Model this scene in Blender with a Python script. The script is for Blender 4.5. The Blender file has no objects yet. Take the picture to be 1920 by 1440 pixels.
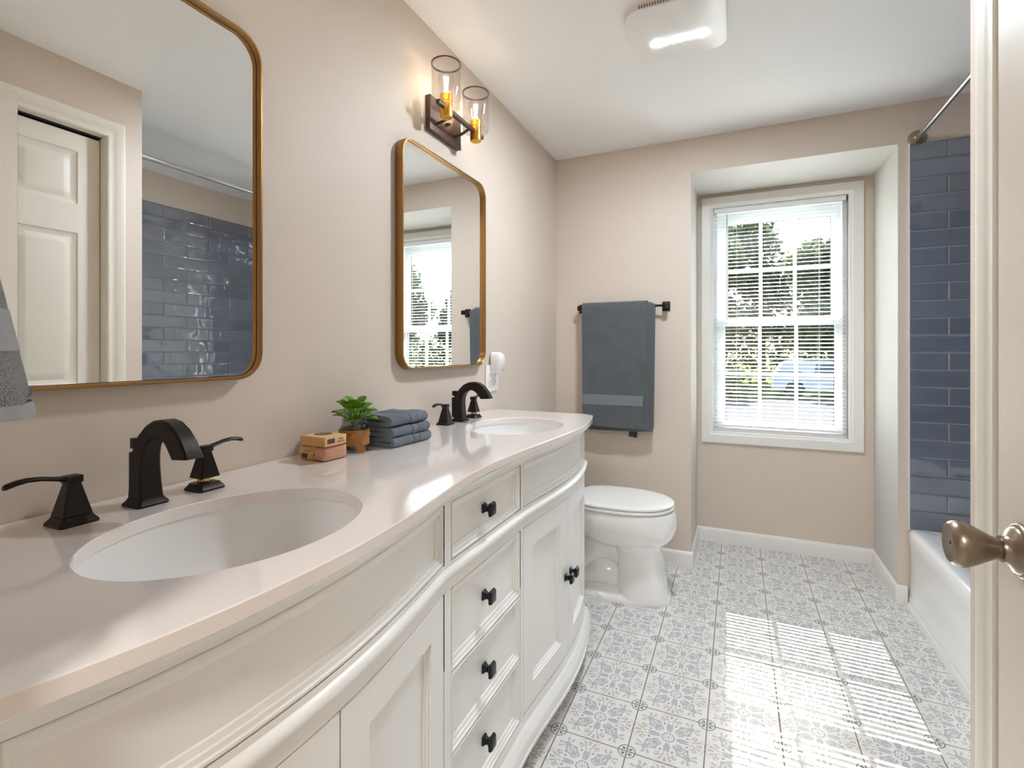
import bpy, bmesh, math, random
from math import sin, cos, pi, sqrt, radians
from mathutils import Vector, Matrix

SC = bpy.context.scene
COL = SC.collection

# ------------------------------------------------------------------ camera
EYE = Vector((0.988, 0.0, 1.16))
YAW = radians(24.307)
FPX, CY = 935.6, 658.3
cam_d = bpy.data.cameras.new('camera')
cam = bpy.data.objects.new('camera', cam_d)
COL.objects.link(cam)
cam.location = EYE
cam.rotation_euler = (pi / 2, 0, YAW)
cam_d.sensor_fit = 'HORIZONTAL'
cam_d.sensor_width = 36.0
cam_d.lens = 36.0 * FPX / 1920.0
cam_d.shift_y = (CY - 720.0) / 1920.0
cam_d.clip_start = 0.02
cam_d.clip_end = 400
SC.camera = cam

# ------------------------------------------------------------------ light, sky, exposure
SC.view_settings.view_transform = 'Standard'
SC.view_settings.look = 'None'
SC.view_settings.exposure = 1.87
SC.view_settings.gamma = 1.0
SC.view_settings.use_curve_mapping = False
try:
    SC.cycles.use_denoising = True
    SC.cycles.max_bounces = 14
    SC.cycles.diffuse_bounces = 8
    SC.cycles.glossy_bounces = 8
    SC.cycles.transparent_max_bounces = 24
    SC.cycles.transmission_bounces = 10
    SC.cycles.caustics_reflective = False
    SC.cycles.caustics_refractive = False
    SC.cycles.sample_clamp_indirect = 6.0
except Exception:
    pass

SKY_STRENGTH = 0.2
SUN_STRENGTH = 10.5
BULB_W = 0.085
FAN_STRENGTH = 480.0
FILL_W = 7.5  # power of the fill lamp added behind the camera

world = bpy.data.worlds.new('sky_world')
SC.world = world
world.use_nodes = True
wn = world.node_tree
wn.nodes.clear()
w_out = wn.nodes.new('ShaderNodeOutputWorld')
w_bg = wn.nodes.new('ShaderNodeBackground')
w_sky = wn.nodes.new('ShaderNodeTexSky')
w_sky.sky_type = 'NISHITA'
w_sky.sun_disc = False
w_sky.sun_elevation = radians(40)
w_sky.sun_rotation = radians(0)
w_sky.air_density = 1.0
w_sky.dust_density = 2.0
w_bg.inputs['Strength'].default_value = SKY_STRENGTH
wn.links.new(w_sky.outputs[0], w_bg.inputs['Color'])
wn.links.new(w_bg.outputs[0], w_out.inputs['Surface'])

sun_d = bpy.data.lights.new('sun', 'SUN')
sun_d.energy = SUN_STRENGTH
sun_d.angle = radians(0.18)
sun_d.color = (1.0, 0.985, 0.96)
sun = bpy.data.objects.new('sun', sun_d)
COL.objects.link(sun)
sun.rotation_euler = Vector((0.022, -1.0, -0.838)).to_track_quat('-Z', 'Y').to_euler()
sun.location = (0, 12, 12)

# ------------------------------------------------------------------ material helpers
def srgb(r, g, b):
    f = lambda c: (c / 12.92 if c <= 0.04045 else ((c + 0.055) / 1.055) ** 2.4)
    return (f(r / 255), f(g / 255), f(b / 255), 1.0)

MATS = {}

def base_mat(name):
    m = bpy.data.materials.new(name)
    m.use_nodes = True
    MATS[name] = m
    nt = m.node_tree
    b = nt.nodes.get('Principled BSDF')
    return m, nt, b

def pbr(name, col, rough=0.5, metal=0.0, var=0.04, scale=6.0, bump=0.0, bscale=200.0, coat=0.0, sheen=0.0, spec=0.5, emit=None, estr=0.0, trans=0.0, aniso=None):
    """Principled material with soft procedural colour variation and optional fine bump."""
    m, nt, b = base_mat(name)
    tc = nt.nodes.new('ShaderNodeTexCoord')
    nz = nt.nodes.new('ShaderNodeTexNoise')
    nz.inputs['Scale'].default_value = scale
    nz.inputs['Detail'].default_value = 3
    nt.links.new(tc.outputs['Object'], nz.inputs['Vector'])
    mx = nt.nodes.new('ShaderNodeMix')
    mx.data_type = 'RGBA'
    lo = [max(0, c * (1 - var)) for c in col[:3]] + [1]
    hi = [min(1, c * (1 + var)) for c in col[:3]] + [1]
    mx.inputs[6].default_value = lo
    mx.inputs[7].default_value = hi
    nt.links.new(nz.outputs['Fac'], mx.inputs[0])
    nt.links.new(mx.outputs[2], b.inputs['Base Color'])
    b.inputs['Roughness'].default_value = rough
    b.inputs['Metallic'].default_value = metal
    b.inputs['Specular IOR Level'].default_value = spec
    if coat:
        b.inputs['Coat Weight'].default_value = coat
        b.inputs['Coat Roughness'].default_value = 0.06
    if sheen:
        b.inputs['Sheen Weight'].default_value = sheen
        b.inputs['Sheen Roughness'].default_value = 0.5
    if trans:
        b.inputs['Transmission Weight'].default_value = trans
    if emit:
        b.inputs['Emission Color'].default_value = emit
        b.inputs['Emission Strength'].default_value = estr
    if bump:
        n2 = nt.nodes.new('ShaderNodeTexNoise')
        n2.inputs['Scale'].default_value = bscale
        n2.inputs['Detail'].default_value = 4
        if aniso:
            mp = nt.nodes.new('ShaderNodeMapping')
            mp.inputs['Scale'].default_value = aniso
            nt.links.new(tc.outputs['Object'], mp.inputs['Vector'])
            nt.links.new(mp.outputs[0], n2.inputs['Vector'])
        else:
            nt.links.new(tc.outputs['Object'], n2.inputs['Vector'])
        bp = nt.nodes.new('ShaderNodeBump')
        bp.inputs['Strength'].default_value = bump
        bp.inputs['Distance'].default_value = 0.002
        nt.links.new(n2.outputs['Fac'], bp.inputs['Height'])
        nt.links.new(bp.outputs[0], b.inputs['Normal'])
    return m

class E:
    """Tiny expression wrapper that turns Python arithmetic into Math nodes."""
    nt = None
    def __init__(s, sock): s.s = sock
    @staticmethod
    def op(o, *a):
        n = E.nt.nodes.new('ShaderNodeMath')
        n.operation = o
        for i, v in enumerate(a):
            if isinstance(v, E): E.nt.links.new(v.s, n.inputs[i])
            else: n.inputs[i].default_value = float(v)
        return E(n.outputs[0])
    def __add__(s, o): return E.op('ADD', s, o)
    __radd__ = __add__
    def __sub__(s, o): return E.op('SUBTRACT', s, o)
    def __rsub__(s, o): return E.op('SUBTRACT', o, s)
    def __mul__(s, o): return E.op('MULTIPLY', s, o)
    __rmul__ = __mul__
    def __truediv__(s, o): return E.op('DIVIDE', s, o)
    def lt(s, o): return E.op('LESS_THAN', s, o)
    def gt(s, o): return E.op('GREATER_THAN', s, o)
    def abs(s): return E.op('ABSOLUTE', s)
    def floor(s): return E.op('FLOOR', s)
    def fract(s): return E.op('FRACT', s)
    def max(s, o): return E.op('MAXIMUM', s, o)
    def min(s, o): return E.op('MINIMUM', s, o)
    def sin(s): return E.op('SINE', s)
    def sqrt(s): return E.op('SQRT', s)
    def mod(s, o): return E.op('FLOORED_MODULO', s, o)
    def atan2(s, o): return E.op('ARCTAN2', s, o)

def between(x, a, b): return x.gt(a) * x.lt(b)
def band(x, c, w): return (x - c).abs().lt(w)

def mixc(nt, fac, a, b):
    n = nt.nodes.new('ShaderNodeMix')
    n.data_type = 'RGBA'
    for i, v in ((0, fac), (6, a), (7, b)):
        if isinstance(v, E): nt.links.new(v.s, n.inputs[i])
        elif hasattr(v, 'is_output'): nt.links.new(v, n.inputs[i])
        else: n.inputs[i].default_value = v
    return n.outputs[2]

TILE, TX0, TY0 = 0.2065, 0.489, 2.694

def floor_tile_mat():
    m, nt, b = base_mat('patterned_floor_tile')
    E.nt = nt
    tc = nt.nodes.new('ShaderNodeTexCoord')
    sp = nt.nodes.new('ShaderNodeSeparateXYZ')
    nt.links.new(tc.outputs['Object'], sp.inputs[0])
    gx = (E(sp.outputs[0]) - TX0) / TILE
    gy = (E(sp.outputs[1]) - TY0) / TILE
    x = gx.fract() - 0.5
    y = gy.fract() - 0.5
    ax, ay = x.abs(), y.abs()
    u, w = ax.max(ay), ax.min(ay)
    r = (x * x + y * y).sqrt()
    p = (u + w) * 0.70711
    q = (u - w) * 0.70711
    # --- pattern parts (all symmetric eight ways)
    dcx, dcy = 0.5 - ax, 0.5 - ay
    rc = (dcx * dcx + dcy * dcy).sqrt()
    tc_ang = dcy.atan2(dcx)
    ring = band(rc, 0.116, 0.0075)
    petal = between(rc, 0.035, 0.088) * band(tc_ang, pi / 4, 0.30) * band(rc, 0.064, 0.024)
    petal = petal.max(between(rc, 0.045, 0.08) * (tc_ang.lt(0.2).max(tc_ang.gt(pi / 2 - 0.2))) * rc.gt(0.05))
    ang = y.atan2(x)
    dash = ((ang * (12 / (2 * pi))).fract() - 0.5).abs().lt(0.34)
    dring = band(r, 0.083, 0.0085) * dash
    inner = band(r, 0.045, 0.012) * (((ang * (8 / (2 * pi))).fract() - 0.5).abs().lt(0.32))
    hub = r.lt(0.016)
    # leaf along diagonal
    lt_ = ((p - 0.10) / 0.37)
    hw = (lt_ * pi).sin() * 0.088 + (p * 46.0).sin() * 0.010
    leaf_in = between(p, 0.115, 0.46) * q.lt(hw)
    rib = leaf_in * q.gt(hw - 0.036) * p.gt(0.15)
    core = between(p, 0.15, 0.29) * q.lt(((p - 0.15) / 0.14 * pi).sin() * 0.026)
    tip = between(p, 0.30, 0.46) * q.lt((0.46 - p) * 0.16)
    # curl off the leaf toward the tulip
    curl = band(((u - 0.235) * (u - 0.235) + (w - 0.135) * (w - 0.135)).sqrt(), 0.05, 0.010) * w.gt(0.135)
    # tulip on the axis
    th = 0.024 + ((u - 0.11) / 0.2 * pi).sin() * 0.022
    tulip = between(u, 0.115, 0.29) * w.lt(th)
    notch = between(u, 0.25, 0.30) * w.lt((u - 0.25) * 0.5)
    scroll = band(((u - 0.325) * (u - 0.325) + (w - 0.062) * (w - 0.062)).sqrt(), 0.036, 0.009) * u.gt(0.30)
    scroll = scroll.max(band(((u - 0.36) * (u - 0.36) + (w - 0.115) * (w - 0.115)).sqrt(), 0.03, 0.008) * w.gt(0.10))
    fx = u - 0.30
    fr = (fx * fx + w * w).sqrt()
    fa = w.atan2(fx)
    fan = between(fr, 0.085, 0.165) * (fa.lt(0.17).max(band(fa, 0.52, 0.13)).max(band(fa, 1.0, 0.11)))
    fan = fan.max(between(fr, 0.19, 0.2) * fa.lt(0.8))
    # fans beside the corner medallion
    cfx = p - 0.40
    cr = (cfx * cfx + q * q).sqrt()
    ca = q.atan2(cfx)
    cfan = between(cr, 0.055, 0.135) * band(ca, 0.62, 0.17) * rc.gt(0.14)
    cfan = cfan.max(between(cr, 0.06, 0.14) * band(ca, 1.25, 0.15) * rc.gt(0.14))
    dots = ((u - 0.262) * (u - 0.262) + (w - 0.082) * (w - 0.082)).sqrt().lt(0.017)
    dots2 = ((u - 0.262) * (u - 0.262) + (w - 0.082) * (w - 0.082)).sqrt().lt(0.006)
    blue = rib.max(core).max(tip).max(tulip * (1 - notch)).max(inner * 0.6)
    taupe = fan.max(scroll).max(cfan).max(curl)
    dark = ring.max(petal).max(dring).max(dots - dots2)
    nz = nt.nodes.new('ShaderNodeTexNoise')
    nz.inputs['Scale'].default_value = 45
    nz.inputs['Detail'].default_value = 4
    nt.links.new(tc.outputs['Object'], nz.inputs['Vector'])
    fade = E(nz.outputs['Fac']) * 0.5 + 0.5
    c = mixc(nt, E(nz.outputs['Fac']), srgb(217, 216, 214), srgb(228, 227, 225))
    c = mixc(nt, taupe * fade * 0.9, c, srgb(172, 164, 155))
    c = mixc(nt, blue * fade * 0.95, c, srgb(158, 166, 173))
    c = mixc(nt, hub, c, srgb(160, 165, 170))
    c = mixc(nt, dark * fade * 1.1, c, srgb(92, 92, 94))
    gd = (0.5 - ax).min(0.5 - ay)
    grout = gd.lt(0.0088)
    c = mixc(nt, grout, c, srgb(132, 124, 117))
    nt.links.new(c, b.inputs['Base Color'])
    rgh = grout * 0.5 + 0.20
    b.inputs['Specular IOR Level'].default_value = 0.35
    nt.links.new(rgh.s, b.inputs['Roughness'])
    edge = (gd / 0.016).min(1.0)
    nz2 = nt.nodes.new('ShaderNodeTexNoise')
    nz2.inputs['Scale'].default_value = 9
    nt.links.new(tc.outputs['Object'], nz2.inputs['Vector'])
    h = edge + E(nz2.outputs['Fac']) * 0.35
    bp = nt.nodes.new('ShaderNodeBump')
    bp.inputs['Strength'].default_value = 0.6
    bp.inputs['Distance'].default_value = 0.0012
    nt.links.new(h.s, bp.inputs['Height'])
    nt.links.new(bp.outputs[0], b.inputs['Normal'])
    return m

def wall_tile_mat(name, axis, off):
    """Glossy blue handmade subway tile in running bond; axis 0 runs along x, 1 along y."""
    m, nt, b = base_mat(name)
    E.nt = nt
    tc = nt.nodes.new('ShaderNodeTexCoord')
    sp = nt.nodes.new('ShaderNodeSeparateXYZ')
    nt.links.new(tc.outputs['Object'], sp.inputs[0])
    H, W = 0.0793, 0.305
    v = (2.103 - E(sp.outputs[2])) / H
    row = v.floor()
    c0 = (E(sp.outputs[axis]) - off) / W + row.mod(2.0) * 0.5
    idx = c0.floor()
    fx = c0.fract() * W
    fz = v.fract() * H
    wob = nt.nodes.new('ShaderNodeTexNoise')
    wob.inputs['Scale'].default_value = 28
    nt.links.new(tc.outputs['Object'], wob.inputs['Vector'])
    d = fx.min(W - fx).min(fz.min(H - fz)) - (E(wob.outputs['Fac']) - 0.5) * 0.0022
    grout = d.lt(0.0014)
    cmb = nt.nodes.new('ShaderNodeCombineXYZ')
    nt.links.new(row.s, cmb.inputs[0]); nt.links.new(idx.s, cmb.inputs[1])
    wh = nt.nodes.new('ShaderNodeTexWhiteNoise')
    wh.noise_dimensions = '3D'
    nt.links.new(cmb.outputs[0], wh.inputs['Vector'])
    nz = nt.nodes.new('ShaderNodeTexNoise')
    nz.inputs['Scale'].default_value = 11
    nz.inputs['Detail'].default_value = 5
    nt.links.new(tc.outputs['Object'], nz.inputs['Vector'])
    f = E(wh.outputs['Value']) * 0.55 + E(nz.outputs['Fac']) * 0.45
    c = mixc(nt, f, srgb(92, 99, 114), srgb(119, 126, 141))
    c = mixc(nt, grout, c, srgb(122, 121, 118))
    nt.links.new(c, b.inputs['Base Color'])
    nt.links.new((grout * 0.6 + 0.09).s, b.inputs['Roughness'])
    b.inputs['Coat Weight'].default_value = 1.0
    b.inputs['Coat Roughness'].default_value = 0.015
    b.inputs['Coat IOR'].default_value = 2.0
    # wavy glaze: low frequency undulation shifted per tile, pillowed edges
    ofs = nt.nodes.new('ShaderNodeVectorMath')
    ofs.operation = 'MULTIPLY_ADD'
    nt.links.new(wh.outputs['Color'], ofs.inputs[0])
    ofs.inputs[1].default_value = (9, 9, 9)
    nt.links.new(tc.outputs['Object'], ofs.inputs[2])
    n2 = nt.nodes.new('ShaderNodeTexNoise')
    n2.inputs['Scale'].default_value = 10
    n2.inputs['Detail'].default_value = 1
    nt.links.new(ofs.outputs[0], n2.inputs['Vector'])
    h = E(n2.outputs['Fac']) * 0.0075 + (d / 0.006).min(1.0) * 0.0020
    bp = nt.nodes.new('ShaderNodeBump')
    bp.inputs['Strength'].default_value = 1.0
    bp.inputs['Distance'].default_value = 1.0
    nt.links.new(h.s, bp.inputs['Height'])
    nt.links.new(bp.outputs[0], b.inputs['Normal'])
    nt.links.new(bp.outputs[0], b.inputs['Coat Normal'])
    return m

def clear_glass(name, tint=(0.97, 0.98, 0.98, 1), refl=0.06, rough=0.02):
    m, nt, b = base_mat(name)
    nt.nodes.remove(b)
    out = nt.nodes.get('Material Output')
    tr = nt.nodes.new('ShaderNodeBsdfTransparent')
    tr.inputs[0].default_value = tint
    gl = nt.nodes.new('ShaderNodeBsdfGlossy')
    gl.inputs['Roughness'].default_value = rough
    lw = nt.nodes.new('ShaderNodeLayerWeight')
    lw.inputs['Blend'].default_value = 0.25
    E.nt = nt
    f = (E(lw.outputs['Facing']) * 0.55 * E(lw.outputs['Facing']) + refl).min(0.9)
    mx = nt.nodes.new('ShaderNodeMixShader')
    nt.links.new(f.s, mx.inputs[0])
    nt.links.new(tr.outputs[0], mx.inputs[1])
    nt.links.new(gl.outputs[0], mx.inputs[2])
    nt.links.new(mx.outputs[0], out.inputs['Surface'])
    return m

def terry_mat(name, col, scale, dist, strength=1.0, var=0.18):
    m, nt, b = base_mat(name)
    tc = nt.nodes.new('ShaderNodeTexCoord')
    wb = nt.nodes.new('ShaderNodeTexNoise')
    wb.inputs['Scale'].default_value = scale * 0.8
    wb.inputs['Detail'].default_value = 2
    nt.links.new(tc.outputs['Object'], wb.inputs['Vector'])
    wm = nt.nodes.new('ShaderNodeVectorMath')
    wm.operation = 'MULTIPLY_ADD'
    wm.inputs[1].default_value = (1.6 / scale,) * 3
    nt.links.new(wb.outputs['Color'], wm.inputs[0])
    nt.links.new(tc.outputs['Object'], wm.inputs[2])
    vo = nt.nodes.new('ShaderNodeTexVoronoi')
    vo.inputs['Scale'].default_value = scale
    nt.links.new(wm.outputs[0], vo.inputs['Vector'])
    nz = nt.nodes.new('ShaderNodeTexNoise')
    nz.inputs['Scale'].default_value = 14
    nz.inputs['Detail'].default_value = 4
    nt.links.new(tc.outputs['Object'], nz.inputs['Vector'])
    E.nt = nt
    f = E(nz.outputs['Fac']) * 0.6 + (1 - (E(vo.outputs['Distance']) * 1.2).min(1.0)) * 0.4
    c = mixc(nt, f, [k * (1 - var * 1.6) for k in col[:3]] + [1], [min(1, k * (1 + var)) for k in col[:3]] + [1])
    nt.links.new(c, b.inputs['Base Color'])
    b.inputs['Roughness'].default_value = 0.95
    b.inputs['Specular IOR Level'].default_value = 0.1
    b.inputs['Sheen Weight'].default_value = 0.25
    bp = nt.nodes.new('ShaderNodeBump')
    bp.inputs['Strength'].default_value = strength
    bp.inputs['Distance'].default_value = dist
    bp.invert = True
    nt.links.new(vo.outputs['Distance'], bp.inputs['Height'])
    nt.links.new(bp.outputs[0], b.inputs['Normal'])
    return m

def leaf_mat(name, col, trans=0.35, var=0.35, spec=0.1):
    m, nt, b = base_mat(name)
    tc = nt.nodes.new('ShaderNodeTexCoord')
    nz = nt.nodes.new('ShaderNodeTexNoise')
    nz.inputs['Scale'].default_value = 2.2
    nz.inputs['Detail'].default_value = 5
    nt.links.new(tc.outputs['Object'], nz.inputs['Vector'])
    c = mixc(nt, nz.outputs['Fac'], [k * (1 - var) for k in col[:3]] + [1], [min(1, k * (1 + var)) for k in col[:3]] + [1])
    nt.links.new(c, b.inputs['Base Color'])
    b.inputs['Roughness'].default_value = 0.45
    b.inputs['Specular IOR Level'].default_value = spec
    if trans:
        out = nt.nodes.get('Material Output')
        tl = nt.nodes.new('ShaderNodeBsdfTranslucent')
        nt.links.new(c, tl.inputs[0])
        mx = nt.nodes.new('ShaderNodeMixShader')
        mx.inputs[0].default_value = trans
        nt.links.new(b.outputs[0], mx.inputs[1])
        nt.links.new(tl.outputs[0], mx.inputs[2])
        nt.links.new(mx.outputs[0], out.inputs['Surface'])
    return m

M_WALL = pbr('beige_wall_paint', srgb(214, 200, 186), 0.55, var=0.015, bump=0.06, bscale=140)
M_RECESS = pbr('off_white_reveal', srgb(205, 202, 197), 0.55, var=0.01, bump=0.05, bscale=140)
M_CEIL = pbr('white_ceiling_paint', srgb(242, 241, 240), 0.7, var=0.01, bump=0.05, bscale=120)
M_TRIM = pbr('white_trim_paint', srgb(233, 230, 226), 0.35, var=0.01)
M_DOOR = pbr('cream_door_paint', srgb(228, 220, 208), 0.42, var=0.012, bump=0.25, bscale=60, aniso=(9, 9, 0.5))
M_DOORP = pbr('cream_closet_paint', srgb(232, 226, 214), 0.42, var=0.012)
M_FLOOR = floor_tile_mat()
M_TILE_X = wall_tile_mat('blue_tile_end', 0, 1.842)
M_TILE_Y = wall_tile_mat('blue_tile_back', 1, 1.40)
M_CAB = pbr('white_cabinet_lacquer', srgb(236, 235, 232), 0.32, var=0.008)
M_QUARTZ = pbr('white_quartz', srgb(237, 229, 224), 0.10, var=0.012, scale=3, coat=0.6)
M_PORC = pbr('white_porcelain', srgb(238, 237, 235), 0.08, var=0.005, coat=0.5)
M_TUB = pbr('white_tub_enamel', srgb(240, 240, 239), 0.16, var=0.004, coat=0.3)
M_BRONZE = pbr('oil_rubbed_bronze', srgb(44, 38, 35), 0.34, metal=0.75, var=0.2, scale=30)
M_KNOBBLK = pbr('black_knob_metal', srgb(36, 37, 42), 0.28, metal=0.6, var=0.1, scale=30)
M_GOLD = pbr('brushed_gold', srgb(166, 126, 78), 0.36, metal=1.0, var=0.06, bump=0.12, bscale=40, aniso=(20, 20, 0.6))
M_BRASS = pbr('satin_brass', srgb(214, 160, 66), 0.3, metal=1.0, var=0.05)
M_NICKEL = pbr('satin_nickel', srgb(150, 136, 120), 0.3, metal=1.0, var=0.04)
M_STEEL = pbr('brushed_steel_rod', srgb(205, 205, 203), 0.25, metal=1.0, var=0.02)
M_MIRROR = pbr('mirror_silver', (0.93, 0.94, 0.935, 1), 0.0, metal=1.0, var=0.0)
M_DARK = pbr('dark_gap', srgb(40, 36, 32), 0.7, var=0.1)
M_LAMPBRZ = pbr('brown_bronze_wood_look', srgb(92, 70, 62), 0.38, metal=0.55, var=0.18, scale=40, aniso=(3, 3, 3))
M_GLASS_W = clear_glass('window_glass', (0.96, 0.98, 0.98, 1), 0.05)
M_GLASS_S = clear_glass('shade_glass', (0.95, 0.94, 0.93, 1), 0.05)
M_GLASS_J = clear_glass('jar_glass', (0.84, 0.87, 0.86, 1), 0.07)
M_BULB = pbr('lit_filament', (1, 0.9, 0.75, 1), 0.4, emit=(1.0, 0.86, 0.66, 1), estr=18.0)
M_LED = pbr('lit_led_bar', (1, 1, 1, 1), 0.4, emit=(0.82, 0.91, 1.0, 1), estr=FAN_STRENGTH)
M_FILL = pbr('lit_fill_lamp', (1, 1, 1, 1), 0.4, emit=(0.95, 0.97, 1.0, 1), estr=2.0)  # glowing diffuser of the added fill lamp
M_PLASTIC = pbr('white_plastic', srgb(238, 236, 233), 0.3, var=0.005)
M_GRILL = pbr('tan_vent_slots', srgb(150, 125, 105), 0.6, var=0.05)
M_VINYL = pbr('white_window_vinyl', srgb(236, 239, 243), 0.3, var=0.005)
M_SLAT = pbr('white_blind_slat', srgb(240, 241, 240), 0.4, var=0.006)
M_CORD = pbr('white_cord', srgb(235, 235, 232), 0.7, var=0.02)
M_WAND = pbr('clear_grey_wand', srgb(176, 180, 186), 0.15, var=0.02)
M_TOWEL = terry_mat('slate_towel', srgb(96, 100, 103), 520, 0.0016, 0.5, 0.22)
M_TOWELB = pbr('slate_towel_band', srgb(116, 120, 123), 0.85, var=0.05, bump=0.3, bscale=400, aniso=(0.2, 1, 4), sheen=0.2)
M_NEARTOWEL = terry_mat('grey_terry', srgb(158, 158, 160), 560, 0.003, 1.0, 0.42)
M_NEARBAND = pbr('grey_terry_band', srgb(150, 150, 153), 0.9, var=0.1, bump=1.0, bscale=60, aniso=(1, 1, 8))
M_WASH = terry_mat('slate_washcloth', srgb(118, 128, 141), 620, 0.0016, 1.0, 0.4)
M_WASHB = pbr('slate_washcloth_band', srgb(106, 114, 124), 0.9, var=0.06, bump=0.3, bscale=300)
M_TAG = pbr('black_tag', srgb(38, 37, 40), 0.7, var=0.05)
M_KRAFT = pbr('kraft_paper', srgb(206, 160, 98), 0.6, var=0.06, scale=60)
M_KRAFTL = pbr('light_kraft_paper', srgb(224, 184, 138), 0.55, var=0.04, scale=60)
M_KRAFTD = pbr('dark_print', srgb(112, 86, 58), 0.6, var=0.15, scale=120)
M_SOAP = pbr('pink_soap', srgb(198, 146, 116), 0.25, var=0.06, coat=0.8, bump=0.4, bscale=90)
M_INK = pbr('barcode_ink', srgb(70, 62, 66), 0.7, var=0.05)
M_LABEL = pbr('barcode_white', srgb(228, 218, 210), 0.6, var=0.02)
M_BURLAP = pbr('burlap', srgb(176, 122, 70), 0.9, var=0.25, scale=300, bump=0.9, bscale=500)
M_SOIL = pbr('dark_soil', srgb(52, 48, 46), 0.9, var=0.4, scale=120, bump=0.8, bscale=250)
M_LEAF = leaf_mat('glossy_green_leaf', srgb(112, 162, 44), 0.25, 0.5, 0.5)
M_STEM = pbr('green_stem', srgb(88, 118, 48), 0.6, var=0.2)
M_CAULK = pbr('white_caulk', srgb(226, 224, 220), 0.5, var=0.02)
M_LAWN = pbr('lawn_green', srgb(92, 102, 56), 0.95, spec=0.0, var=0.3, scale=4)
M_ASPH = pbr('pale_driveway', srgb(84, 83, 83), 0.9, spec=0.0, var=0.1, scale=3)
M_TREE = leaf_mat('tree_leaves', srgb(86, 97, 64), 0.3, 0.35)
M_TREE2 = leaf_mat('tree_leaves_dark', srgb(76, 86, 66), 0.3, 0.3)
M_HEDGE = leaf_mat('hedge_leaves', srgb(92, 100, 58), 0.35, 0.35)
M_BARK = pbr('tree_bark', srgb(96, 86, 80), 0.9, var=0.3, scale=10, bump=0.5, bscale=20)
M_CARW = pbr('white_car_paint', srgb(214, 212, 206), 0.5, var=0.01, spec=0.1)
M_TYRE = pbr('tyre_rubber', srgb(52, 52, 54), 0.8, var=0.1)
M_CARG = pbr('car_glass', srgb(96, 106, 110), 0.1, var=0.05)
M_CARGRN = pbr('green_stripe', srgb(110, 146, 124), 0.4, var=0.05)
M_GOLDRING = pbr('gold_collar', srgb(220, 180, 120), 0.25, metal=1.0, var=0.03)

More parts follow.
